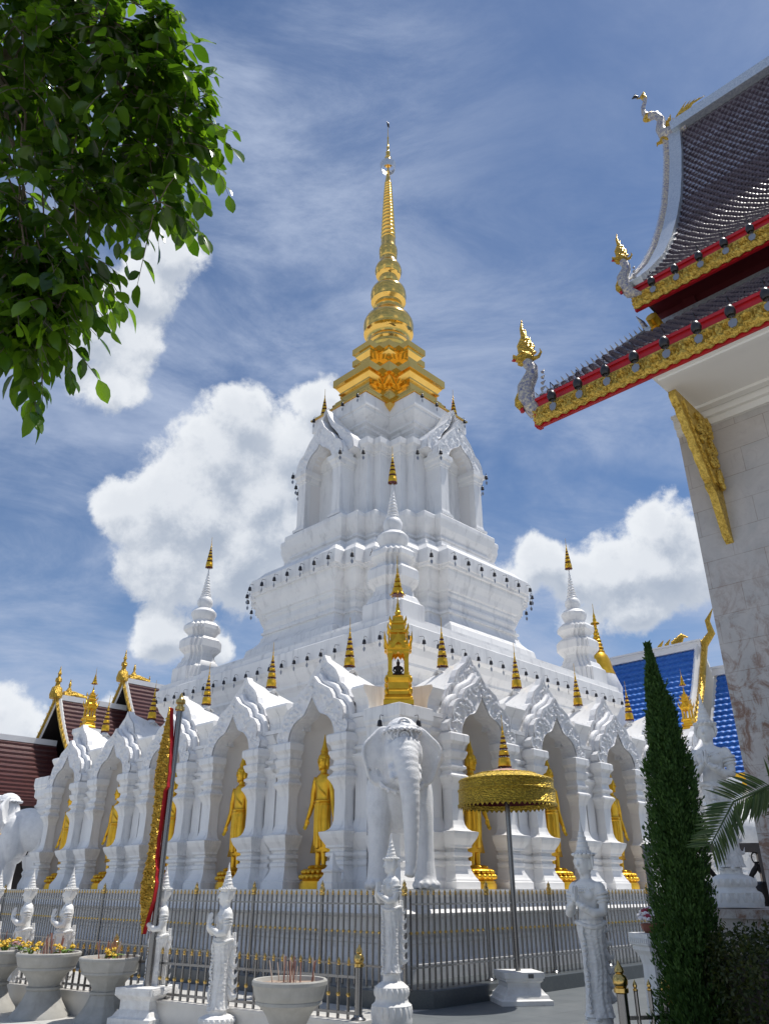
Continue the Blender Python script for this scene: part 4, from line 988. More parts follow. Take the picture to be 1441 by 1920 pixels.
def fascia(name, u, v0, v1, za, zb, zc, zd, parent):
    """red lath, carved gold band with a scalloped foot, red lath below"""
    r = MB(); r.box(u-.03, u+.04, v1, v0, zc, zd); r.box(u-.012, u+.04, v1, v0, za, zb); r.box(u-.06, u+.02, v1, v0, zd-.035, zd+.012)
    f = obj(name, r, RED, parent)
    g = MB(); n = int((v0-v1)/.02); nz_ = 12; g.grid(n, nz_, lambda a, b: (u-.035-.062*arcs(a*(v0-v1), b)*min(1, 6*min(b,1-b)), v0+(v1-v0)*a, zb-.025+.05*abs(math.sin(math.pi*a*(v0-v1)/.15))*(1-b)*0 + (zc-zb+.02)*b))
    n2 = int((v0-v1)/.15)
    for i in range(n2):
        v = v0-(i+.5)*.15; g.prism([(v-.073,zb+.01),(v-.05,zb-.035),(v,zb-.055),(v+.05,zb-.035),(v+.073,zb+.01)], lambda a, b, d: (d, a, b), u-.05, u-.03)
    g.box(u-.052, u-.03, v1, v0, zc-.03, zc+.004)
    obj('carved_band', g, GOLD_F, f, 50)
    return f
fascia('lower_eave_board', -11.69, VE, VN, 7.74, 7.80, 8.05, 8.20, hall)
fascia('upper_eave_board', -11.0, -15.83, VN, 9.47, 9.52, 9.74, 9.87, hall)
mb = MB(); mb.box(-11.74,-11.60,VE-.06,VE+.002,7.75,8.18, 0); obj('eave_end_board', mb, RED, hall)
def tiled(name, prof, v0, v1, wd, ex, mat, parent, sign=1, clip=None, lift=.035):
    """rows of overlapping round-ended tiles laid up a curved slope; prof: (u, z) from eave to ridge"""
    pts = resample(prof, 400); L = [0]
    for a, b in zip(pts, pts[1:]): L.append(L[-1]+math.dist(a, b))
    tot = L[-1]; mb = MB(); rnd = random.Random(2)
    def at(s):
        s = max(0, min(tot*.9999, s)); k = min(399, int(s/tot*400)); a, b = pts[k], pts[k+1]; t = (s-L[k])/max(1e-9, L[k+1]-L[k])
        tg = ((b[0]-a[0])/max(1e-9,math.dist(a,b)), (b[1]-a[1])/max(1e-9,math.dist(a,b)))
        return a[0]+(b[0]-a[0])*t, a[1]+(b[1]-a[1])*t, -tg[1], tg[0]
    sh_ = [(-.49,1.35),(-.49,.30),(-.36,.09),(-.15,.0),(.15,.0),(.36,.09),(.49,.30),(.49,1.35)]
    rows = int(tot/ex); cols = int(abs(v1-v0)/wd)
    for i in range(rows):
        for j in range(cols):
            vc = v0 + (v1-v0)/abs(v1-v0)*(j+.5+(.5 if i % 2 else 0))*wd
            if clip and not clip(i*ex, vc): continue
            tl = rnd.uniform(-.007,.007); up = []; b0_ = []; dn = []
            for x in (-.48,-.36,-.2,0,.2,.36,.48):
                y1 = .26*(abs(x)/.48)**2.4
                for y, bag in ((1.3, up), (y1, b0_)):
                    u, z, nu, nz_ = at(i*ex + y*ex); l = lift*(1-y/1.35)+.004 + tl*x*2 + .030*(1-(2*x)**2)*(1-.35*y/1.3)
                    bag.append((u+nu*l*sign, vc+x*wd, z+nz_*l*sign))
                    if bag is b0_: dn.append((u+nu*(l-.03)*sign, vc+x*wd, z+nz_*(l-.03)*sign))
            mb.loft([up, b0_, dn], 0, False, False, False)
    return obj(name, mb, mat, parent, 50)
UP = [(-11.05,9.87),(-10.6,10.33),(-9.9,11.12),(-9.3,11.95),(-8.75,12.86),(-8.25,13.8),(-7.85,14.74),(-7.45,15.8),(-7.13,16.9)]
mb = MB(); mb.loft([[(u+.03, v, z-.03) for u, z in UP] + [(-14.26-u-.03, v, z-.03) for u, z in reversed(UP)] for v in (VN, -15.86)], 0, True, True)
up = obj('upper_roof', mb, DARKW, hall)
tiled('tile_courses', UP, -16.0, VN, .128, .150, TILE_P, up, lift=.016)
LP = [(-11.70,8.21),(-11.3,8.60),(-10.85,9.06),(-10.34,9.52)]
mb = MB(); mb.loft([[(-11.68,VE,8.19),(-10.30,-15.70,9.50),(-10.30,VN,9.50),(-11.68,VN,8.19)],[(-11.68,VE,8.12),(-10.30,-15.70,9.43),(-10.30,VN,9.43),(-11.68,VN,8.12)]])
lo = obj('lower_roof', mb, DARKW, hall)
tiled('tile_courses', LP, VE-.1, VN, .128, .150, TILE_P, lo, lift=.028, clip=lambda s, v: v < VE-.05-s*.72)
mb = MB(); mb.box(-10.42, -10.31, VN, -15.68, 9.46, 9.58); obj('flashing', mb, GLASSC, lo)
mb = MB(); mb.box(-10.28, -4.0, VN, -15.75, 9.3, 9.84); mb.box(-11.0,-10.0,VN,-15.9,9.82,9.86)
for i in range(6): mb.box(-10.33,-10.281, -16.4-i*1.8-.1, -16.4-i*1.8+.1, 9.45, 9.83)
obj('clerestory', mb, RED_D, hall)
# barge edges with rows of spines
mb = MB(); U2 = resample([(u,z) for u,z in UP], 60); rings = []
for i, (u, z) in enumerate(U2):
    a = U2[max(0,i-1)]; b = U2[min(60,i+1)]; l = math.dist(a,b); nu, nz_ = -(b[1]-a[1])/l, (b[0]-a[0])/l
    rings.append([(u+nu*.10, -15.78, z+nz_*.10),(u+nu*.12, -16.06, z+nz_*.12),(u-nu*.06, -16.06, z-nz_*.06),(u-nu*.08, -15.78, z-nz_*.08)])
mb.loft(rings); bg = obj('barge_edge', mb, GLASSC, hall)
sp = MB()
for i in range(2, 59):
    for q in (0, .5):
        u, z = U2[i]; a = U2[i-1]; b = U2[i+1]; l = math.dist(a,b); tu, tz = (b[0]-a[0])/l, (b[1]-a[1])/l; nu, nz_ = -tz, tu
        u += (b[0]-u)*q; z += (b[1]-z)*q
        sp.tube([(u+nu*.02,-15.80,z+nz_*.02),(u+nu*.10+tu*.03,-15.70,z+nz_*.10+tz*.03),(u+nu*.15+tu*.10,-15.66,z+nz_*.15+tz*.10)], [.022,.015,.003], 5)
obj('spines', sp, NAGA, bg, 40)
mb = MB(); sp = MB(); A = Vector((-11.69,VE,8.22)); B = Vector((-10.34,-15.7,9.56))
mb.tube([A, A.lerp(B,.5)+Vector((0,0,-.03)), B], .06, 6); bg2 = obj('hip_edge', mb, GLASSC, hall, 40)
for i in range(22):
    p = A.lerp(B, (i+1)/23); hgt = .11+.04*(i/22); sp.tube([p+Vector((0,0,.02)), p+Vector((-.02,.02,hgt*.6)), p+Vector((-.04,.04,hgt))], [.020,.013,.002], 5)
p = B; sp.tube([p, p+Vector((-.04,.04,.16)), p+Vector((-.10,.10,.30))], [.06,.04,.005], 6)
obj('spines', sp, NAGA, bg2, 40)
mb = MB(); mb.box(-7.36,-6.90,VN,-15.9,16.86,17.12); mb.box(-7.25,-7.0,VN,-15.95,17.122,17.2); obj('ridge_cap', mb, GLASSC, hall)
# curled bracket under the upper eave and long carved bracket on the wall
mb = MB(); mb.tube([(-10.75,-15.95,9.46),(-10.55,-15.95,9.38),(-10.62,-15.95,9.22),(-10.72,-15.95,9.27)], [.09,.1,.08,.05], 8); mb.tube([(-10.5,-15.95,9.4),(-10.42,-15.95,9.15),(-10.5,-15.95,9.02)], [.08,.09,.05], 8); obj('scroll_bracket', mb, GOLD_P, hall, 50)
mb = MB(); V0 = -16.30
bp = [(-10.36,7.62),(-11.33,7.66),(-11.35,7.58),(-11.28,7.46),(-11.23,7.44),(-11.21,7.34),(-11.12,7.25),(-11.11,7.15),(-11.01,7.06),(-10.99,6.95),(-10.91,6.88),(-10.89,6.78),(-10.80,6.68),(-10.78,6.58),(-10.69,6.52),(-10.71,6.44),(-10.61,6.36),(-10.45,5.80),(-10.36,5.72)]
mb.prism(bp, lambda a, b, d: (a, d, b), V0, V0+.10)
mb.prism([(-10.42,7.5),(-11.17,7.55),(-11.04,7.28),(-10.9,6.98),(-10.72,6.7),(-10.6,6.5),(-10.42,6.5)], lambda a, b, d: (a, d, b), V0-.03, V0-.001)
rnd = random.Random(4)
for k in range(44):
    t = rnd.random(); w = (1-t)*.66; cx = -10.46-rnd.random()*w; cz = 7.48-1.0*t; r = rnd.uniform(.04,.085)
    mb.tube([(cx+r*(1-i/16)*math.cos(i*.8), V0-.04-.01*(i%3), cz+r*(1-i/16)*math.sin(i*.8)) for i in range(14)], .022, 5)
obj('carved_bracket', mb, GOLD_F, hall, 50)
# roof finials: serpent heads at the eave corners, a bird-necked finial at the apex
def serpent(label, loc, rot, s):
    t = thing('serpent_finial', label, 'finial', loc, rot, 'serpent finials on the hall eaves'); t.scale = (s,)*3
    b = MB(); b.tube([(-.25,0,-.22),(0,0,-.12),(.10,0,.08),(.09,0,.28),(.0,0,.46),(-.02,0,.58),(.05,0,.70)], [.05,.11,.125,.115,.095,.08,.075], 12)
    for i in range(6): b.tube([(-.10-.01*i,0,.05+.09*i),(-.18,0,.10+.09*i)], [.03,.004], 5)
    obj('scaled_body', b, NAGA, t, 50)
    g_ = MB(); g_.tube([(.16+.05*math.sin(k),0,-.06+.07*k) for k in range(6)], [.05,.06,.05,.06,.05,.03], 8); obj('gilded_breast', g_, GOLD_C, t, 50)
    h = MB(); h.ell((.06,0,.76),(.13,.09,.11)); h.tube([(.07,0,.80),(.15,0,.755),(.20,0,.77),(.215,0,.83)], [.095,.065,.045,.012], 8); h.tube([(.06,0,.71),(.13,0,.665),(.17,0,.665)], [.055,.038,.012], 8)
    h.ell((.10,.07,.81),(.035,.03,.03)); h.ell((.10,-.07,.81),(.035,.03,.03))
    for x, z, l in ((.06,.82,.62),(.02,.84,.42),(-.03,.82,.30)): h.tube([(x,0,z),(x+.03,0,z+l*.25),(x-.015,0,z+l*.5),(x+.012,0,z+l*.75),(x-.004,0,z+l)], [.085,.07,.048,.026,.004], 8, flat=.6)
    h.tube([(-.04,0,.74),(-.12,0,.77),(-.165,0,.85),(-.15,0,.91)], [.038,.026,.016,.004], 6)
    obj('gilded_head', h, GOLD_C, t, 50)
    r = MB(); r.tube([(.16,.0,-.12),(.20,0,.05),(.12,0,.17),(.0,0,.05)], .03, 6); r.ell((.19,0,.735),(.06,.03,.012)); obj('red_edging', r, RED, t, 50)
    return t
serpent('upper serpent finial with tall gold crest at the steep roof corner', W(-11.12,-15.85,9.84), R(180-8), .78)
serpent('lower serpent finial with tall gold crest at the tip of the long eave', W(-11.66,-14.33,8.20), R(180-8), 1.12)
t = thing('bird_finial', 'curling bird-necked finial with folded wings at the roof apex', 'finial', W(-7.13,-15.9,16.9), CA)
b = MB(); b.tube([(0,-.3,.02),(0,.0,.10),(0,.22,.22),(0,.28,.45),(0,.22,.72),(0,.30,.95),(0,.44,1.03)], [.14,.17,.15,.11,.09,.09,.10], 12)
b.tube([(0,.50,1.12),(0,.56,1.25),(0,.55,1.45),(0,.48,1.60),(0,.47,1.72)], [.08,.06,.05,.045,.05], 10)
obj('neck', b, NAGA, t, 50)
h = MB(); h.ell((0,.46,1.04),(.09,.16,.11)); h.ell((0,.24,.08),(.09,.12,.10)); h.tube([(0,.30,.05),(0,.42,.08),(0,.44,.0)], [.05,.035,.005], 6)
h.tube([(0,.47,1.68),(0,.50,1.80),(0,.46,1.92)], [.06,.07,.02], 8); h.tube([(0,.52,1.80),(0,.66,1.86)], [.03,.006], 6)
obj('gilded_head', h, GOLD_C, t, 50)
for s in (-1,1):
    h = MB()
    for k in range(5):
        h.tube([(s*.10,.02-.05*k,.12),(s*.15,-.20-.08*k,.34+.02*k),(s*.12,-.42-.10*k,.62-.05*k)], [.07,.06,.006], 6, flat=.35)
    for k in range(3): h.tube([(s*.08,.16,.14),(s*.10,.02+.03*k,.42),(s*.06,-.02+.06*k,.62-.06*k)], [.06,.05,.006], 6, flat=.4)
    obj('wing', h, GOLD_C, t, 50)
b = MB(); b.tube([(0,.62,1.90),(0,.68,1.98),(0,.76,1.97)], [.03,.045,.01], 6); b.tube([(0,.68,1.98),(0,.66,2.06)], [.03,.005], 6); obj('crest', b, BRONZE, t, 50)
# eave bells
G6 = 'dark globe bells along the lower eave of the hall'; G7 = 'dark globe bells along the upper eave of the hall'
def globe(label, group):
    t = thing('eave_bell', label, 'bell', (0,0,0), CA, group)
    m = MB(); m.tube([(.10,0,.24),(.0,0,.26),(0,0,.10)], .006, 5); m.lathe([(.01,.11),(.035,.10),(.06,.06),(.068,.01),(.06,-.03),(.05,-.05),(.03,-.02)], 14); obj('bell', m, BELLM, t, 40)
    m = MB(); m.tube([(0,0,0),(0,0,-.10)], .004, 4); m.prism([(0,-.09),(.05,-.12),(.055,-.17),(.03,-.22),(-.03,-.22),(-.055,-.17),(-.05,-.12)], lambda a, b, d: (d, a, b), -.003, .003); obj('clapper_leaf', m, LEAFMET, t)
    return t
gb = None
for i in range(9):
    p = W(-11.86, -14.75-.43*i, 8.02); l = f'globe bell under the long lower eave, {ORD[i]} from its tip'
    if gb is None: gb = globe(l, G6); gb.location = p
    else: dup(gb, p, CA, l)
for i in range(6): dup(gb, W(-11.14, -16.2-.36*i, 9.72), CA, f'globe bell under the steep roof edge, {ORD[i]} from its corner', .85, G7)

# ================================================================== FAR TEMPLE, LEFT
ft = thing('far_temple', 'brown roofed temple with gold gable edges beyond the chedi on the left', 'temple', (CX, CY, 0), CA)
def gable_roof(parent, name, u0, u1, vr, zr, half, ze, mat, cap=True, ov=.0, curve=.8):
    def pf(t): return half*t, zr-(zr-ze)*(1-(1-t)**(1/curve*1.35))
    ps = [pf(i/10) for i in range(11)]
    mb = MB(); ring = [(vr-x, z) for x, z in reversed(ps)] + [(vr+x, z) for x, z in ps[1:]]
    mb.loft([[(u, v, z) for v, z in ring] + [(u, v, z-.25) for v, z in reversed(ring)] for u in (u0, u1)], 0, True, True)
    r = obj(name, mb, DARKW, parent)
    for s in (-1, 1):
        tm = MB(); q = resample(ps, 200); n = int((abs(zr-ze)+half*.7)/.34)
        for i in range(n):
            a = q[int(200*i/n)]; b = q[int(200*(i+1)/n)]
            tm.add([(u0,vr+s*(b[0]+.05),b[1]+.10),(u1,vr+s*(b[0]+.05),b[1]+.10),(u1,vr+s*a[0],a[1]+.02),(u0,vr+s*a[0],a[1]+.02),(u0,vr+s*(b[0]+.05),b[1]+.0),(u1,vr+s*(b[0]+.05),b[1]+.0)], [(0,1,2,3),(0,4,5,1)])
        obj('tile_courses', tm, mat, r)
    if cap:
        c = MB(); c.box(u0, u1, vr-.16, vr+.16, zr-.05, zr+.22); obj('ridge_cap', c, ROOFW, r)
    return r, ps
def gable_trim(parent, u, vr, zr, ps, finial=1.2, sgn=-1):
    g = MB()
    for s in (-1,1):
        pts = [(u+sgn*.1, vr+s*x, z+.1) for x, z in resample(ps, 16)]
        g.tube(pts, .085, 6)
        for p in pts[1:-1]: g.tube([p, (p[0]+sgn*.04, p[1]+s*.14, p[2]+.20)], [.05,.01], 5)
        p = pts[-1]; g.tube([p, (p[0],p[1]+s*.25,p[2]+.1), (p[0],p[1]+s*.35,p[2]+.5)], [.14,.12,.02], 6)
    g.lathe([(.30,zr-.1),(.34,zr+.1),(.26,zr+.45),(.13,zr+.55),(.11,zr+.75),(.17,zr+.78),(.16,zr+.95),(.08,zr+1.0),(.07,zr+1.15),(.11,zr+1.18),(.05,zr+1.35),(.04,zr+finial+.2),(.01,zr+finial+.4)], 10, (u+sgn*.15,vr,0))
    g.tube([(u-sgn*.25,vr,zr+.2),(u-sgn*.8,vr,zr+.3),(u-sgn*1.5,vr,zr+.2),(u-sgn*1.5,vr,zr+.5)], [.16,.13,.1,.02], 6)
    g.lathe([(.14,zr+.1),(.16,zr+.4),(.05,zr+.6),(.08,zr+.7),(.02,zr+1.0)], 8, (u-sgn*.5,vr,0))
    obj('gilded_edge', g, GOLD_C, parent, 50)
    w = MB()
    for s in (-1,1): w.tube([(u-sgn*.06, vr+s*x*.97, z+.06) for x, z in resample(ps, 16)], .16, 4)
    obj('barge_edge', w, ROOFW, parent)
r, ps = gable_roof(ft, 'middle_roof', -3.4, .4, 20.6, 10.5, 4.2, 6.6, TILE_R); gable_trim(r, -3.4, 20.6, 10.6, ps)
r, ps = gable_roof(ft, 'upper_roof', .1, 12, 20.6, 12.0, 4.6, 7.6, TILE_R); gable_trim(r, .1, 20.6, 12.1, ps, 1.3)
r, ps = gable_roof(ft, 'porch_roof', -9.5, -3.1, 20.6, 8.2, 4.0, 4.9, TILE_R)
mb = MB(); mb.box(-3.0, 12, 17.4, 23.8, 0, 7.2); obj('wall', mb, DARKW, ft)  # near-black colour stands for the dark interior
for u in (-9.2,-6.4,-3.6):
    for v in (17.2, 24.0):
        c = MB(); c.lathe([(.22,0),(.22,.3),(.16,.35),(.15,3.1),(.22,3.2),(.22,3.4)], 12, (u,v,0)); obj('column', c, DARKW, ft, 40)
mb = MB(); mb.box(-9.5,-3.2,16.35,16.45,3.55,3.95); mb.box(-9.5,-3.2,16.28,16.349,3.58,3.64); obj('gilded_fascia', mb, GOLD_C, ft)
r2, ps2 = gable_roof(ft, 'lean_to_roof', -9.5, -3.1, 17.9, 4.4, 1.6, 3.4, TILE_R, False)
mb = MB(); mb.box(-9.5,-3.2,18.2,18.4,0,3.3); obj('dark_interior_wall', mb, DARKW, ft)  # dark wall put in for the unlit interior under the porch

# ================================================================== BLUE ROOFED HALL AND GOLD SPIRE, FAR RIGHT
bt = thing('blue_temple', 'temple with blue tiled roof and gold gable edge behind the chedi on the right', 'temple', (CX, CY, 0), CA)
def blue_roof(name, ur, zr, v0, v1, half, ze):
    ps = resample([(0,zr),(half*.3,zr-(zr-ze)*.40),(half*.62,zr-(zr-ze)*.72),(half,ze)], 24)
    mb = MB(); ring = [(ur-x, z) for x, z in reversed(ps)] + [(ur+x, z) for x, z in ps[1:]]
    mb.loft([[(u, v, z) for u, z in ring] + [(u, v, z-.25) for u, z in reversed(ring)] for v in (v0, v1)], 0, True, True)
    r = obj(name, mb, ROOFW, bt)
    tm = MB(); wd = .30; n = int((zr-ze+half*.6)/.42); q = resample(ps, 240); cols = int((v1-v0)/wd)
    for i in range(n):
        a = q[int(240*i/n)]; b = q[int(240*(i+1)/n)]
        row = []
        for j in range(cols*4+1):
            v = v0 + j*wd/4; h = .02*math.sin(2*math.pi*j/4 + .3)
            row.append((v, h))
        top = [(ur-a[0]-.01, v, a[1]+.03+h) for v, h in row]; bot = [(ur-b[0]-.10, v, b[1]+.14+h) for v, h in row]; und = [(ur-b[0], v, b[1]+.0+h) for v, h in row]
        tm.loft([top, bot, und], 0, False, False, False)
    obj('tile_courses', tm, TILE_B, r)
    c = MB(); c.box(ur-.22, ur+.22, v0, v1, zr+.0, zr+.36); c.box(ur-.3, ur+.3, v0-.02, v1+.02, zr+.361, zr+.45); obj('ridge_cap', c, ROOFW, r)
    return r, ps
r, ps = blue_roof('main_roof', 20.3, 13.2, -3.6, 9.0, 5.2, 6.3)
g = MB()
pts = [(20.3-x, -3.75, z+.25) for x, z in resample(ps, 26)]
g.tube(pts, .16, 6)
for p in pts[1:-1]: g.tube([p, (p[0]-.28, p[1], p[2]+.2)], [.10,.01], 5)
g.tube([(20.3,-3.7,13.4),(20.3,-4.2,13.9),(20.3,-4.1,14.6),(20.3,-4.5,15.2)], [.24,.2,.14,.02], 8)
g.tube([(20.3,-2.0,13.75),(20.3,-2.6,14.1),(20.3,-2.9,13.95)], [.16,.14,.03], 8)
for k in range(4): g.tube([(20.3,-1.2-.4*k,13.7),(20.3,-1.5-.4*k,14.05)], [.14,.02], 6)
g.tube([(15.2,-3.75,6.5),(14.8,-3.75,6.7),(14.6,-3.75,7.5)], [.2,.16,.02], 6)
obj('gilded_edge', g, GOLD_C, r, 50)
w = MB(); w.tube([(20.3-x, -3.4, z+.22) for x, z in resample(ps, 20)], .22, 4); obj('barge_edge', w, ROOFW, r)
r, ps = blue_roof('lower_roof', 20.3, 11.6, -9.5, -3.9, 5.0, 5.6)
mb = MB(); mb.box(14.9,15.05,-9.5,9.0,5.6,6.1); obj('gilded_fascia', mb, GOLD_P, bt)
mb = MB(); mb.box(16.3,24.3,-9.0,9.0,0,6.6); obj('wall', mb, ROOFW, bt)
t = thing('golden_spire', 'slim golden spire rising behind the left end of the blue roof', 'spire', (11.38, 40.0, 0))
mb = MB(); mb.box(-1.6,1.6,-1.6,1.6,0,6.5); mb.lathe([(1.5,6.5),(1.4,8),(1.1,9),(1.2,9.4),(.9,10.5),(1.0,11),(.7,11.8)], 24); obj('base', mb, PLASTER, t, 35)
mb = MB(); pf = [(.75,11.7),(.62,12.1),(.55,12.5),(.45,12.75),(.34,12.9)]; z = 12.9
for i in range(8): rr = .33*(1-i/9.5); pf += [(rr*.75,z),(rr,z+.05),(rr,z+.12),(rr*.72,z+.19)]; z += .2
pf += [(.12,z),(.24,z+.05),(.22,z+.1),(.09,z+.16),(.1,z+.3),(.06,z+.4),(.08,z+.45),(.02,z+.7),(.01,z+1.2)]
mb.lathe(pf, 18); obj('spire', mb, GOLD_P, t, 40)
# gold shrine glimpsed between the cypress and the blue roof
for (u, v), l in (((7.6,-7.6),'small gilded shrine half hidden between the cypress and the blue roof'), ((-7.6,7.6),'small gilded shrine at the far left corner in front of the brown roof')):
    c = MB(); c.loft([[(u-d,v-d,z),(u+d,v-d,z),(u+d,v+d,z),(u-d,v+d,z)] for d, z in ((.30,5.2),(.30,6.5),(.36,6.6),(.36,6.75))]); obj('shrine_pedestal', c, PLASTER, chedi)
    dup(sh, W(u,v,6.75), CA, l, (.6,.6,.62))
# ================================================================== FENCES
def make_bar(name, h, bead, zr, rad=.0185, gold=.028):
    b = MB(); b.tube([(0,0,0),(0,0,h-.08)], rad, 8)
    b.lathe([(rad,h-.085),(gold*.8,h-.078),(gold*.8,h-.070),(rad*.6,h-.064),(gold*.72,h-.045),(gold*.5,h-.025),(rad*.3,h-.012),(.003,h)], 8, m=1)
    for z in bead: b.lathe([(rad,z-.022),(gold*.8,z-.012),(gold*.95,z),(gold*.8,z+.012),(rad,z+.022)], 8, m=1)
    return mesh_of(name, b, [STEEL, BRASS], 40)
def make_fence(name, label, p0, d, L, z0, h, sp, rails, beads, posts, group=None, pr=.036, first_post=True):
    d = Vector((d[0], d[1], 0)).normalized(); ang = math.atan2(d.y, d.x)
    t = thing(name, label, 'fence', (p0[0], p0[1], z0), ang, group)
    bar = make_bar('bar', h, beads, rails)
    for z in rails:
        m = MB(); m.box(0, L, -.016, .016, z-.014, z+.014); obj('rail', m, STEEL, t)
    pm = MB(); pm.tube([(0,0,0),(0,0,h-.06)], pr, 12); pm = mesh_of('post', pm, STEEL, 40)
    cm = MB(); cm.lathe([(pr,h-.10),(pr*1.35,h-.09),(pr*1.35,h-.06),(pr*1.05,h-.05),(pr*1.35,h-.03),(pr*1.4,h),(pr*1.1,h+.03),(pr*.7,h+.045),(pr*.9,h+.06),(pr*.8,h+.085),(pr*.35,h+.11),(.004,h+.14)], 14); cm = mesh_of('post_cap', cm, BRASS, 40)
    fm = MB(); fm.lathe([(pr*2,0),(pr*2,.01),(pr*1.3,.03),(pr*1.2,.05)], 14); fm = mesh_of('post_foot', fm, STEEL, 40)
    n = int(round(L/sp)); k = 0; rest = MB()
    for i in range(n+1):
        x = i*sp
        if i % posts == 0 and (i or first_post):
            p = put('post', pm, t, (x,0,0)); put('post_cap', cm, p); put('post_foot', fm, p)
        elif k < 98:
            put('bar', bar, t, (x,0,0)); k += 1
        else:
            rest.v, rest.f, rest.m = rest.v, rest.f, rest.m
            vs = [(v.co.x+x, v.co.y, v.co.z) for v in bar.vertices]; b0_ = len(rest.v); rest.v += vs
            for pl in bar.polygons: rest.f.append(tuple(b0_+q for q in pl.vertices)); rest.m.append(pl.material_index)
    if rest.v:
        o = obj('far_bars', rest, [STEEL, BRASS], t, 40); o.name = 'bar'; o['kind'] = 'stuff'
    return t
eL2 = (-math.sin(CA), math.cos(CA)); eR2 = (math.cos(CA), math.sin(CA))
S = 10.06
make_fence('railing', 'tall steel railing with gold spear tips running back along the left of the chedi', W(-S,-S), eL2, 20.2, .252, 1.40, .142, (.29,1.18), (.77,), 14, 'railings round the chedi')
make_fence('railing', 'tall steel railing with gold spear tips running back along the right of the chedi', W(-S+.14,-S), eR2, 20.0, .252, 1.40, .142, (.29,1.18), (.77,), 14, 'railings round the chedi', first_post=False)
dl = Vector((-.819,.574))
w0 = Vector((-.30,10.48)); nrm = Vector((.574,.819))
mb = MB(); a = w0 - dl*.10; b = w0 + dl*14.0
def wall_pts(z, o): return [(a.x-nrm.x*(.14+o), a.y-nrm.y*(.14+o), z), (b.x-nrm.x*(.14+o), b.y-nrm.y*(.14+o), z), (b.x+nrm.x*(.12+o), b.y+nrm.y*(.12+o), z), (a.x+nrm.x*(.12+o), a.y+nrm.y*(.12+o), z)]
mb.loft([wall_pts(0,0), wall_pts(.27,0)]); mb.loft([wall_pts(.271,.015), wall_pts(.30,.015)])
tag(obj('low_wall', mb, LOWW), 'low pale marble wall under the front left railing', 'wall')
make_fence('low_railing', 'low railing with gold tips standing on the marble wall at the front left', (w0.x, w0.y), dl, 13.6, .302, .62, .150, (.06,.42), (.24,), 30, 'low railings', pr=.045)
make_fence('low_railing', 'short low railing with gold tips at the lower right beside the cypress', (1.97,7.5), (1,.16), 1.5, .0, .97, .125, (.12,.70), (.40,), 40, 'low railings', pr=.045)

# ================================================================== PARASOL
def ringsq(s, z): return [(-s,-s,z),(s,-s,z),(s,s,z),(-s,s,z)]
t = thing('gilded_parasol', 'large gilded parasol with a deep pierced rim on a steel pole', 'parasol', (2.19,14.62,0), R(8))
mb = MB(); mb.loft([ringsq(s,z) for s, z in ((.42,.006),(.42,.07),(.38,.09),(.36,.14),(.33,.16),(.30,.20),(.27,.24),(.27,.30),(.31,.33),(.31,.36),(.33,.37),(.33,.45))]); 
ped = obj('pedestal', mb, STATUE, t)
q = MB(); q.box(.06,.15,-.336,-.330,.37,.43); obj('plaque', q, PLAQUE, ped)
mb = MB(); mb.tube([(0,0,.45),(0,0,3.6)], .045, 14); obj('pole', mb, STEEL, t, 40)
RR = .86
mb = MB(); mb.lathe([(RR*1.02,2.98),(RR*1.025,3.0),(RR,3.02),(RR,3.22),(RR*1.015,3.23),(RR*1.015,3.25),(RR*.985,3.26),(RR*.975,3.38),(RR*.99,3.39),(RR*.99,3.41),(RR*.95,3.43)], 72, cap=False)
mb.lathe([(RR*.995,2.98),(RR*.97,3.02),(RR*.955,3.38)], 72, cap=False)
for i in range(60):
    a = 2*math.pi*i/60; b = 2*math.pi*(i+1)/60; m_ = (a+b)/2; r_ = RR*1.022
    mb.add([(r_*math.cos(a),r_*math.sin(a),2.985),(r_*math.cos(b),r_*math.sin(b),2.985),(r_*math.cos(m_),r_*math.sin(m_),2.935)], [(0,1,2)])
obj('pierced_rim', mb, GOLD_D, t, 50)
mb = MB(); mb.lathe([(RR*.62,3.515),(RR*.4,3.565),(RR*.12,3.62),(.05,3.64)], 48); cn = obj('canopy', mb, PINK, t, 40)
mb = MB(); mb.lathe([(RR*.95,3.43),(RR*.62,3.52)], 48, cap=False)
for i in range(40):
    a = 2*math.pi*(i+.5)/40; mb.ell((RR*.6*math.cos(a), RR*.6*math.sin(a), 3.522), (.05,.05,.012), None, 6, 4)
obj('gilded_border', mb, GOLD_D, cn, 40)
mb = MB(); mb.lathe([(RR*.95,3.40),(RR*.93,3.05)], 48, cap=False); mb.lathe([(RR*.94,3.36),(.03,3.40)], 48, cap=False)
for i in range(12):
    a = 2*math.pi*i/12; mb.tube([(.04*math.cos(a),.04*math.sin(a),3.2),(RR*.93*math.cos(a),RR*.93*math.sin(a),3.33)], .012, 5)
obj('red_lining', mb, RED_D, t, 40)
tag(dup(um0, (2.19,14.62,3.58), 0, 'gold tiered umbrella crowning the big pierced parasol', (.95,.95,.8), 'gold tiered umbrellas on the parasol'), 'gold tiered umbrella crowning the big pierced parasol', 'umbrella')

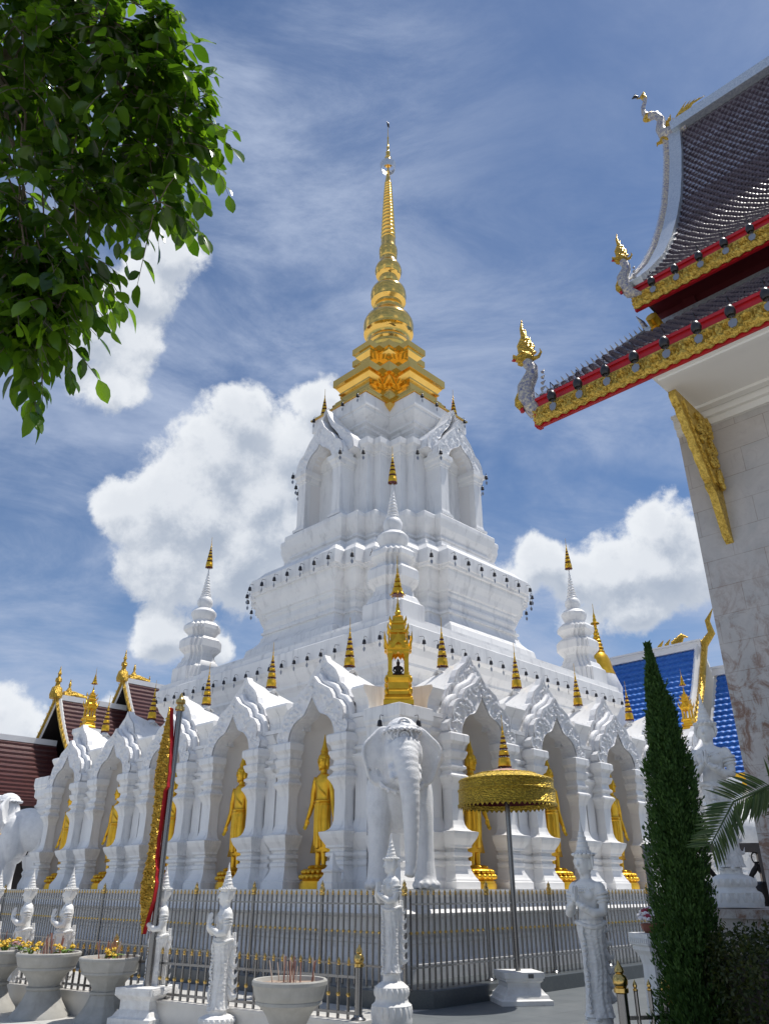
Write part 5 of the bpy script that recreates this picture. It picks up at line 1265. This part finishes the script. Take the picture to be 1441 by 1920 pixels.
# ================================================================== BANNER BOARD ON A POLE
t = thing('banner_pole', 'tall steel pole with a carved gold banner board edged in red', 'banner', (-3.27,12.42,0), R(-22))
mb = MB(); mb.loft([ringsq(s,z) for s, z in ((.34,0),(.34,.10),(.30,.12),(.27,.17),(.24,.20),(.24,.30),(.27,.33),(.30,.36),(.30,.45))])
for k in range(4):
    M = Matrix.Rotation(k*math.pi/2, 4, 'Z')
    mb.prism([(-.27,.37),(.27,.37),(.27,.43),(-.27,.43)], lambda a, b, d: M @ Vector((a,d,b)), -.312, -.299)
obj('pedestal', mb, STATUE_C, t)
mb = MB(); mb.tube([(0,0,.45),(0,0,4.24)], .048, 14); obj('pole', mb, STEEL, t, 40)
mb = MB(); mb.lathe([(.05,4.2),(.075,4.22),(.075,4.27),(.055,4.28),(.05,4.31),(.08,4.33),(.075,4.38),(.04,4.41),(.03,4.45),(.004,4.50)], 14); obj('pole_cap', mb, BRASS, t, 40)
half = [(.015,4.25),(.03,4.15),(.055,4.02),(.085,3.92),(.105,3.80),(.135,3.72),(.145,3.58),(.165,3.48),(.165,3.36),(.185,3.26),(.175,3.12),(.185,3.05),(.115,3.0),(.105,2.6),(.10,2.3),(.105,2.06),(.125,2.02),(.13,1.96),(.165,1.90),(.155,1.82),(.185,1.74),(.18,1.66),(.17,1.58),(.16,1.50),(.13,1.44),(.10,1.36),(.07,1.28),(.045,1.20),(.02,1.14),(.008,1.08)]
X0 = -.11
half = [(x*.70, z) for x, z in half]
bd = MB(); poly = [(X0+x,z) for x, z in half] + [(X0-x,z) for x, z in reversed(half)]
bd.prism(poly, lambda a, b, d: (a, d, b), -.115, -.03); board = obj('red_board', bd, RED, t)
cv = MB(); rnd = random.Random(6); hs = resample(half, 150)
def relief(a, b):
    x, z = hs[round(a*150)]; y = (2*b-1)*x*.93
    s1 = math.sin(z*26+abs(y)*30)*math.cos(abs(y)*46+z*7)
    s2 = .5*math.sin(abs(y)*90-z*41)
    return (X0+y, -.122-.026*max(0,min(1,.55+.6*s1+s2*.6))*min(1, 8*min(b,1-b)), z)
cv.grid(150, 22, relief)
for i in range(46):
    z = 1.2+3.0*i/46; w = min((x for x, q in hs if abs(q-z) < .03), default=.05); s = 1 if i % 2 else -1; r = w*.42
    cv.tube([(X0+s*w*.42+r*(1-k/12)*math.cos(k*.85)*s, -.150, z+r*(1-k/12)*math.sin(k*.85)) for k in range(11)], .010, 5)
obj('gilded_relief', cv, GOLD_C, board, 60)

# ================================================================== INCENSE POTS
def pot(label, loc, s, n=32, rot=0):
    t = thing('incense_pot', label, 'pot', loc, rot, 'cement incense pots'); t.scale = (s,)*3
    b = MB(); b.lathe([(.41,0),(.40,.035),(.335,.11),(.275,.20),(.235,.30),(.222,.335),(.245,.345),(.245,.372),(.212,.385),(.220,.415),(.262,.49),(.315,.55),(.375,.592),(.402,.598),(.402,.624),(.396,.63),(.408,.64),(.428,.70),(.445,.755),(.457,.768),(.458,.80),(.445,.815),(.415,.812),(.40,.775)], n, cap=False)
    b.lathe([(.40,.775),(.395,.70)], n, cap=False); b.lathe([(.41,0.0),(.1,.001)], n, cap=False)
    obj('bowl', b, POTM, t, 40 if n > 12 else None)
    q = MB(); q.grid(1, 1, lambda a, b_: (0,0,0)); q = MB()
    rnd = random.Random(3); rings = [[(r*math.cos(2*math.pi*j/28), r*math.sin(2*math.pi*j/28), .765+.015*rnd.random()+.01*(r < .2)) for j in range(28)] for r in (.40,.3,.2,.1,.02)]
    q.loft(rings, 0, False, True); obj('ash_bed', q, SAND, t, 60)
    return t
pot('small cement incense pot at the bottom centre with brown sticks', (-.98,9.3,0), .85).scale = (.85,.85,1.0)
pot('cement incense pot with yellow flowers, second from the left edge', (-4.98,13.15,0), 1.0)
pot('octagonal cement incense pot beside the banner pole', (-3.93,12.75,0), .96, 12, .26)
pot('cement incense pot cut by the left edge of the view', (-6.02,13.75,0), 1.0)
sm = MB(); sm.tube([(0,0,-.06),(0,0,.30)], .0055, 5); stick_me = mesh_of('incense_stick', sm, INCENSE)
sm = MB(); sm.tube([(0,0,-.06),(0,0,.26)], .0055, 5); stick2 = mesh_of('incense_stick', sm, INCENSE2)
rs = random.Random(12)
def sticks(c, z, n, spread, where, s=1.0):
    for i in range(n):
        a = rs.uniform(0,6.28); r = spread*math.sqrt(rs.random()); o = put('incense_stick', rs.choice((stick_me, stick_me, stick2)), None, (c[0]+r*math.cos(a), c[1]+r*math.sin(a), z), (rs.uniform(-.22,.22), rs.uniform(-.22,.22), 0)); o.scale = (1.25,1.25,rs.uniform(.6,1.0)*s)
        tag(o, f'thin brown incense stick standing in the {where}', 'incense', f'incense sticks in the {where}')
sticks((-.95,9.3), .775, 12, .12, 'bottom centre pot'); sticks((-1.12,9.35), .775, 2, .08, 'bottom centre pot'); sticks((-.76,9.32), .775, 3, .05, 'bottom centre pot')
sticks((-3.95,12.7), .75, 18, .16, 'octagonal pot'); sticks((-4.98,13.1), .78, 18, .18, 'yellow flowered pot'); sticks((-6.0,13.7), .78, 10, .2, 'pot at the left edge')
def bouquet(label, loc, s, col=None, seed=1):
    t = thing('flower_bunch', label, 'flowers', loc, rs.uniform(0,6), 'flower offerings in the pots'); t.scale = (s,)*3; r = random.Random(seed)
    st = MB(); pe = MB()
    for i in range(9):
        a = r.uniform(0,6.28); l = r.uniform(.08,.18); e = (l*.8*math.cos(a), l*.8*math.sin(a), l*.75)
        st.tube([(0,0,-.03),(e[0]*.5,e[1]*.5,e[2]*.7),e], [.006,.005,.004], 5)
        for k in range(6):
            b = r.uniform(0,6.28); pe.ell((e[0]+.022*math.cos(b), e[1]+.022*math.sin(b), e[2]+r.uniform(-.01,.02)), (.022,.018,.010), Matrix.Rotation(b,3,'Z') @ Matrix.Rotation(.5,3,'Y'), 6, 4)
        for q_ in range(2): a2 = r.uniform(0,6.28); st.tube([(0,0,0),(.05*math.cos(a2),.05*math.sin(a2),.07),(.13*math.cos(a2),.13*math.sin(a2),.06)], [.006,.008,.002], 4)
        if i % 2: st.add([(e[0]*.3,e[1]*.3,.03),(e[0]*.9+.03,e[1]*.9,.05),(e[0]*1.3,e[1]*1.3,.02),(e[0]*.9-.03,e[1]*.9,.05)], [(0,1,2,3)])
    obj('stems', st, STEM, t, 40); obj('petals', pe, col or YELLOW, t, 60); return t
bouquet('yellow flowers at the right side of the second pot from the left', (-4.70,13.0,.78), 1.0, None, 1)
bouquet('yellow flowers at the left side of the second pot from the left', (-5.22,13.05,.78), 1.1, None, 2)
bouquet('wilting yellow flowers among the sticks of the octagonal pot', (-3.84,12.62,.75), 1.0, None, 4)
bouquet('tall yellow flowers in the pot at the left edge', (-5.85,13.6,.78), 1.25, None, 5)
bouquet('dull pink flowers between the two leftmost pots', (-5.62,13.62,.80), .9, PINK, 6)

# ================================================================== FLOWER STAND, BRONZE BELLS
t = thing('flower_stand', 'white square flower stand with a dentilled top behind the low railing', 'stand', (3.24,10.5,0), .2); t.scale = (.85,.85,1)
mb = MB(); mb.loft([ringsq(s,z) for s, z in ((.26,.006),(.26,.10),(.20,.16),(.17,.22),(.16,.85),(.19,.95),(.24,1.0),(.24,1.04),(.27,1.06),(.27,1.18))])
for k in range(4):
    M = Matrix.Rotation(k*math.pi/2, 4, 'Z')
    for i in range(9): mb.prism([(-.25+.058*i,1.08),(-.215+.058*i,1.08),(-.215+.058*i,1.13),(-.25+.058*i,1.13)], lambda a, b, d: M @ Vector((a,d,b)), -.285, -.2705)
ped = obj('column', mb, STATUE, t)
mb = MB()
for k in range(5): mb.tube([(-.02+.02*math.sin(k),-.175,.45+.06*k),(.05*(-1)**k,-.19,.52+.06*k)], [.03,.008], 6)
obj('gilded_motif', mb, GOLD_P, ped, 50)
t = thing('flower_basket', 'brown basket of white and dark red roses on the white stand', 'flowers', (3.24,10.5,1.18), .3); t.scale = (.85,)*3
mb = MB(); mb.lathe([(.13,0),(.17,.05),(.18,.11),(.16,.12)], 18); obj('basket', mb, BASKET, t, 40)
wh = MB(); rd = MB(); r = random.Random(9)
for i in range(34):
    a = r.uniform(0,6.28); ph = r.uniform(.1,1.4); p = Vector((.19*math.sin(ph)*math.cos(a), .19*math.sin(ph)*math.sin(a), .14+.17*math.cos(ph)))
    tgt = rd if i % 5 == 0 else wh
    tgt.ell(p, (.035,.035,.03), None, 8, 6)
    for k in range(5):
        b = 2*math.pi*k/5; tgt.ell(p+Vector((.03*math.cos(b),.03*math.sin(b),-.004)), (.026,.026,.02), Matrix.Rotation(.6,3,'X'), 6, 4)
obj('white_roses', wh, WHITEFL, t, 60).name = 'white_rose_cluster'; obj('red_roses', rd, REDFL, t, 60).name = 'red_rose_cluster'
t = thing('bell_frame', 'wooden beam on posts holding black bells behind the cypress', 'frame', (4.62,12.0,0), R(-10))
mb = MB(); mb.box(-.9,.75,-.05,.05,2.12,2.24); obj('beam', mb, STEEL, t)
for x in (-.85,.7):
    mb = MB(); mb.box(x-.05,x+.05,-.048,.048,0,2.118); obj('post', mb, STEEL, t)
bm_ = None
for i, (x, l) in enumerate(((-.06,'big black temple bell hanging nearest the cypress'),(.30,'big black temple bell hanging second from the cypress'),(.62,'big black temple bell half hidden behind the pedestal'))):
    p = (4.62+x*.985, 12.0-x*.17, 1.28)
    if bm_ is None:
        bm_ = thing('temple_bell', l, 'bell', p, 0, 'big black temple bells')
        m = MB(); m.lathe([(.20,0),(.215,.02),(.19,.06),(.175,.2),(.17,.36),(.15,.42),(.08,.46),(.03,.47)], 24); obj('body', m, BRONZE, bm_, 40)
        m = MB()
        for s in (-1,1): m.tube([(s*.09,0,.44),(s*.10,0,.54),(s*.05,0,.60),(0,0,.66),(0,0,.72)], [.03,.035,.04,.035,.02], 8)
        m.tube([(.05*math.cos(a),0,.77+.07*math.sin(a)) for a in [2*math.pi*k/14 for k in range(15)]], .010, 6); obj('crown_loop', m, BRONZE, bm_, 40)
    else: dup(bm_, p, 0, l)

# ================================================================== PLANTS
def leaf_faces(mb, p, d, up, L, w, curl=.25, n=4, fold=.25):
    """one leaf: a folded, drooping blade of n x 2 quads"""
    d = d.normalized(); s = d.cross(up)
    if s.length < 1e-3: s = Vector((1,0,0))
    s.normalize(); nn = s.cross(d).normalized()
    prof = [0.10, .86, 1.0, .74, .02] if n == 4 else [.15, 1.0, .05]
    vs = []
    for i in range(n+1):
        t = i/n; c = p + d*(L*t) - nn*(curl*L*t*t); hw = w*.5*prof[i]
        vs += [c + s*hw + nn*(fold*hw), c, c - s*hw + nn*(fold*hw)]
    fs = []
    for i in range(n):
        a = i*3; fs += [(a,a+1,a+4,a+3),(a+1,a+2,a+5,a+4)]
    mb.add(vs, fs)
# broad-leaved tree reaching in at the upper left
tr = thing('broadleaf_tree', 'glossy broad-leaved tree hanging in from the upper left corner', 'tree', (-3.9,3.2,0))
rnd = random.Random(21); TO = Vector((-3.9,3.2,0))
CL = [((-1.63,2.21,5.21),.34),((-1.32,2.27,5.31),.25),((-1.06,2.30,5.40),.13),((-1.16,2.33,5.25),.16),((-1.01,2.40,5.06),.14),((-1.15,2.45,4.95),.2),((-.90,2.53,4.90),.12),((-1.03,2.60,4.76),.16),((-1.00,2.66,4.50),.055),
 ((-1.27,2.6,4.83),.24),((-1.53,2.36,4.9),.34),((-1.55,2.5,4.4),.30),((-1.32,2.59,4.50),.15),((-1.56,2.6,4.08),.20),((-1.30,2.61,4.12),.07),((-1.44,2.61,4.1),.14),((-1.44,2.61,3.86),.13),((-1.33,2.61,3.80),.05),((-1.55,2.6,3.78),.13),((-1.40,2.6,3.70),.05),((-1.47,2.6,3.70),.06),
 ((-1.9,2.42,4.28),.4),((-2.0,2.21,5.1),.5),((-1.8,2.5,3.9),.25),((-2.6,2.6,4.6),.7),((-2.5,2.2,5.6),.7),((-3.4,3.2,5.6),.9),((-3.2,2.2,4.6),.7),((-2.2,2.0,5.9),.5),((-1.6,2.2,5.75),.4),((-3.9,3.6,6.4),.9),((-4.8,3.4,5.6),.9),((-4.2,2.4,5.0),.8),((-4.2,4.2,5.2),.8)]
lm = MB(); br = MB()
limb = [Vector((-3.9,3.2,2.6)), Vector((-3.2,2.8,4.2)), Vector((-2.5,2.5,5.0)), Vector((-1.9,2.35,5.25)), Vector((-1.35,2.33,5.36)), Vector((-1.0,2.36,5.38))]
br.tube([p-TO for p in limb], [.13,.09,.06,.03,.014,.006], 8)
hubs = limb[2:5]
for c, r in CL:
    c = Vector(c)+(Vector((-.09,0,.12)) if c[0] > -2.1 else Vector((0,0,0))); hub = min(hubs, key=lambda h: (h-c).length); vis = c.x > -2.1
    mid1 = hub.lerp(c,.33)+Vector((rnd.uniform(-.1,.1),rnd.uniform(-.1,.1),.10)); mid2 = hub.lerp(c,.66)+Vector((rnd.uniform(-.08,.08),rnd.uniform(-.1,.1),.08))
    br.tube([hub-TO, mid1-TO, mid2-TO, c-TO], [.008,.006,.0045,.003], 5)
    nt_ = int((68 if vis else 22)*r**1.1*(2.3 if r < .2 else 1.5)) + 3
    for i in range(nt_):
        o = Vector((rnd.gauss(0,1),rnd.gauss(0,1),rnd.gauss(0,1))).normalized()*r*rnd.random()**.5*.9
        st_ = c + o*.55
        out_ = Vector((o.x+rnd.uniform(-.5,.5)*r+.12*r, o.y+rnd.uniform(-.5,.5)*r, o.z*.8+rnd.uniform(-.4,.3)*r)); 
        if out_.length < 1e-3: continue
        out_.normalize(); Lt = rnd.uniform(.14,.30)*(1 if vis else 1.6)
        pts = [st_ + out_*(Lt*q) - Vector((0,0,.55*Lt*q*q)) for q in (0,.33,.66,1.0)]
        br.tube([p-TO for p in pts], [.0035,.003,.0022,.0012], 4)
        n_l = rnd.randint(6,9)
        for q in range(n_l):
            f = .12+.88*q/(n_l-1); k_ = min(2,int(f*3)); p = pts[k_].lerp(pts[k_+1], f*3-k_); dr = (pts[k_+1]-pts[k_]).normalized()
            side = dr.cross(Vector((0,0,1)))
            if side.length < .05: side = Vector((1,0,0))
            side.normalize(); sg = 1 if q % 2 else -1
            d = dr*(.55 if q < n_l-1 else 1.2) + side*sg*(.75 if q < n_l-1 else .1) + Vector((rnd.uniform(-.2,.2),rnd.uniform(-.2,.2),-.45+rnd.uniform(-.35,.3)))
            L_ = rnd.uniform(.075,.135)*(1 if vis else 1.5)
            leaf_faces(lm, p-TO, d, Vector((rnd.uniform(-.6,.6),rnd.uniform(-.6,.6),1.0)), L_, L_*rnd.uniform(.44,.56), rnd.uniform(.0,.3))
tk = MB(); tk.tube([(0,0,0),(.05,0,1.2),(0,0,2.4),(-.1,.1,4.5),(0,.3,6.2)], [.28,.2,.17,.12,.03], 14); tk.tube([(0,0,2.6),(-.7,.5,4.6),(-.9,.3,5.6)], [.12,.08,.03], 8)
obj('trunk', tk, BARK, tr, 60); obj('branch', br, BARK, tr, 60); obj('crown', lm, LEAF, tr, 80)
# cypress column
cy = thing('cypress', 'tall narrow dark green cypress at the right', 'tree', (2.52,7.5,0))
cm_ = MB(); rnd = random.Random(31)
CR = [(0,.30),(.7,.29),(1.5,.262),(2.4,.205),(2.86,.165),(3.2,.115),(3.45,.07),(3.65,.035),(3.9,.008)]
def crad(z):
    for (z0,r0),(z1,r1) in zip(CR, CR[1:]):
        if z <= z1: return r0+(r1-r0)*(z-z0)/(z1-z0)
    return .01
for i in range(46000):
    z = rnd.uniform(.05,3.5) if rnd.random() < .8 else rnd.uniform(2.6,3.85)
    a = rnd.uniform(0,6.283); lump = 1+.42*noise.noise(Vector((math.cos(a)*1.8,math.sin(a)*1.8,z*3.6)))+.30*noise.noise(Vector((math.cos(a)*4,math.sin(a)*4,z*9)))
    R_ = crad(z)*lump; r = R_*rnd.random()**.28
    ax = .055*min(z,2.6) - .04*max(0,z-3.0)
    p = Vector((ax+r*math.cos(a), r*math.sin(a), z))
    d = Vector((math.cos(a)*rnd.uniform(.25,.8), math.sin(a)*rnd.uniform(.25,.8), rnd.uniform(.6,1.4))) + Vector((rnd.uniform(-.3,.3),rnd.uniform(-.3,.3),0))
    L_ = rnd.uniform(.018,.045)*(1.4 if rnd.random() < .08 else 1)
    leaf_faces(cm_, p, d, Vector((rnd.uniform(-1,1),rnd.uniform(-1,1),.3)), L_, L_*.42, .1, 2, .1)
for k in range(420):                         # loose sprays that break the outline
    z0 = rnd.uniform(.3,3.4); a = rnd.uniform(0,6.283); r0_ = crad(z0)*.85; L2 = rnd.uniform(.05,.13)*(1.0 if z0 < 2.9 else .6)
    b_ = Vector((.055*min(z0,2.6)+r0_*math.cos(a), r0_*math.sin(a), z0)); dd = Vector((math.cos(a)*rnd.uniform(.35,.9), math.sin(a)*rnd.uniform(.35,.9), rnd.uniform(.5,1.1))).normalized()
    for q in range(16):
        p = b_ + dd*(L2*q/16) + Vector((rnd.gauss(0,.009),rnd.gauss(0,.009),rnd.gauss(0,.009))); L_ = rnd.uniform(.018,.036)
        leaf_faces(cm_, p, dd + Vector((rnd.uniform(-.6,.6),rnd.uniform(-.6,.6),rnd.uniform(-.3,.6))), Vector((rnd.uniform(-1,1),rnd.uniform(-1,1),.3)), L_, L_*.42, .1, 2, .1)
for i in range(7000):
    z = rnd.uniform(.05,3.3); a = rnd.uniform(0,6.283); r = crad(z)*.55*math.sqrt(rnd.random()); L_ = rnd.uniform(.06,.10)
    leaf_faces(cm_, Vector((.055*min(z,2.6)+r*math.cos(a), r*math.sin(a), z)), Vector((math.cos(a)*.5, math.sin(a)*.5, 1)), Vector((rnd.uniform(-1,1),rnd.uniform(-1,1),.3)), L_, L_*.6, .1, 2, .1)
tk = MB(); tk.tube([(0,0,0),(.08,0,1.5),(.14,0,2.6),(.12,0,3.6)], [.06,.045,.03,.01], 8)
obj('trunk', tk, BARK, cy, 60); obj('crown', cm_, CYP, cy)
# clipped hedge
hg = thing('hedge', 'dark clipped hedge below the marble ledge at the lower right corner', 'hedge', (3.75,6.9,0))
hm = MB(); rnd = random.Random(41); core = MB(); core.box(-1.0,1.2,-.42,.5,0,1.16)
for i in range(15000):
    f = rnd.random()
    if f < .42: p = Vector((rnd.uniform(-1.1,1.3), -.5+rnd.uniform(-.06,.10), rnd.uniform(0,1.26)))
    elif f < .72: p = Vector((rnd.uniform(-1.1,1.3), rnd.uniform(-.5,.55), 1.22+rnd.uniform(-.07,.09)+.05*noise.noise(Vector((p.x*4 if i else 0, i*.01, 0)))))
    elif f < .92: p = Vector((-1.08+rnd.uniform(-.07,.09), rnd.uniform(-.5,.55), rnd.uniform(0,1.26)))
    else: p = Vector((rnd.uniform(-1.1,1.3), rnd.uniform(-.5,.55), 1.30+rnd.random()**2*.1))
    d = Vector((rnd.uniform(-1,1), rnd.uniform(-1,.6), rnd.uniform(-.2,1.2))); L_ = rnd.uniform(.03,.055)
    leaf_faces(hm, p, d, Vector((rnd.uniform(-1,1),rnd.uniform(-1,1),1)), L_, L_*.55, .15, 2, .2)
obj('leaf_mass', hm, HEDGE, hg); obj('dark_core', core, DARKW, hg)  # near-black box stands in for the shade inside the hedge
# palm
pm_ = thing('palm', 'small palm with arching fronds at the right edge', 'palm', (3.27,6.0,-.10))
tk = MB(); tk.tube([(0,0,0),(.02,0,.9),(0,0,1.75)], [.09,.075,.06], 10); obj('trunk', tk, BARK, pm_, 60)
def frond(pts, nleaf, L_, seed):
    r = random.Random(seed); m = MB(); P = [Vector(p) for p in pts]; m.tube(P, [.014,.012,.010,.007,.004][:len(P)], 6)
    tot = len(P)-1
    for i in range(nleaf):
        t = .12+.88*i/nleaf; k = min(tot-1, int(t*tot)); q = P[k].lerp(P[k+1], t*tot-k); dr = (P[k+1]-P[k]).normalized()
        side = dr.cross(Vector((.25,1,.35))).normalized()
        for s in (-1,1):
            d = dr*.62 + side*s*.8 + Vector((0,.35*(r.random()-.5),-.12*r.random())); l = L_*(1-.45*abs(t-.45))*r.uniform(.85,1.1)
            leaf_faces(m, q, d, Vector((.1,-1,.3)), l, .021, .12, 4, .3)
    return m
FR = [(((0,0,1.75),(-.12,0,2.25),(-.42,0,2.44),(-.70,.02,2.33),(-.93,.04,2.02)),60,.25), (((0,0,1.75),(-.10,-.12,2.02),(-.24,-.2,2.06),(-.36,-.26,1.90),(-.44,-.3,1.62)),40,.26),
 (((0,0,1.75),(.2,.1,2.3),(.5,.2,2.5),(.8,.3,2.35),(1.0,.3,2.0)),44,.3), (((0,0,1.75),(.1,-.2,2.3),(.25,-.5,2.45),(.35,-.8,2.3),(.4,-1.0,2.0)),44,.3), (((0,0,1.75),(.05,.2,2.4),(.1,.5,2.6),(.15,.8,2.5),(.2,1.0,2.1)),44,.3)]
for i, (pts, n, L_) in enumerate(FR):
    obj('frond', frond(pts, n, L_, i), PALM, pm_)

t = thing('sunlit_base_post', 'tiny white post added for the sunlit pier base between nearest left pillar and elephant', 'post', W(-9.18,-7.35,FLOOR+.004), CA)  # added post standing in for a sunlit pilaster base
mb = MB(); mb.loft([ringsq(d,z) for d, z in ((.15,0),(.15,.10),(.12,.12),(.12,.28),(.15,.30),(.15,.33),(.10,.36),(.06,.42),(.035,.52),(.03,.60),(.012,.64))]); obj('post', mb, PLASTER, t)
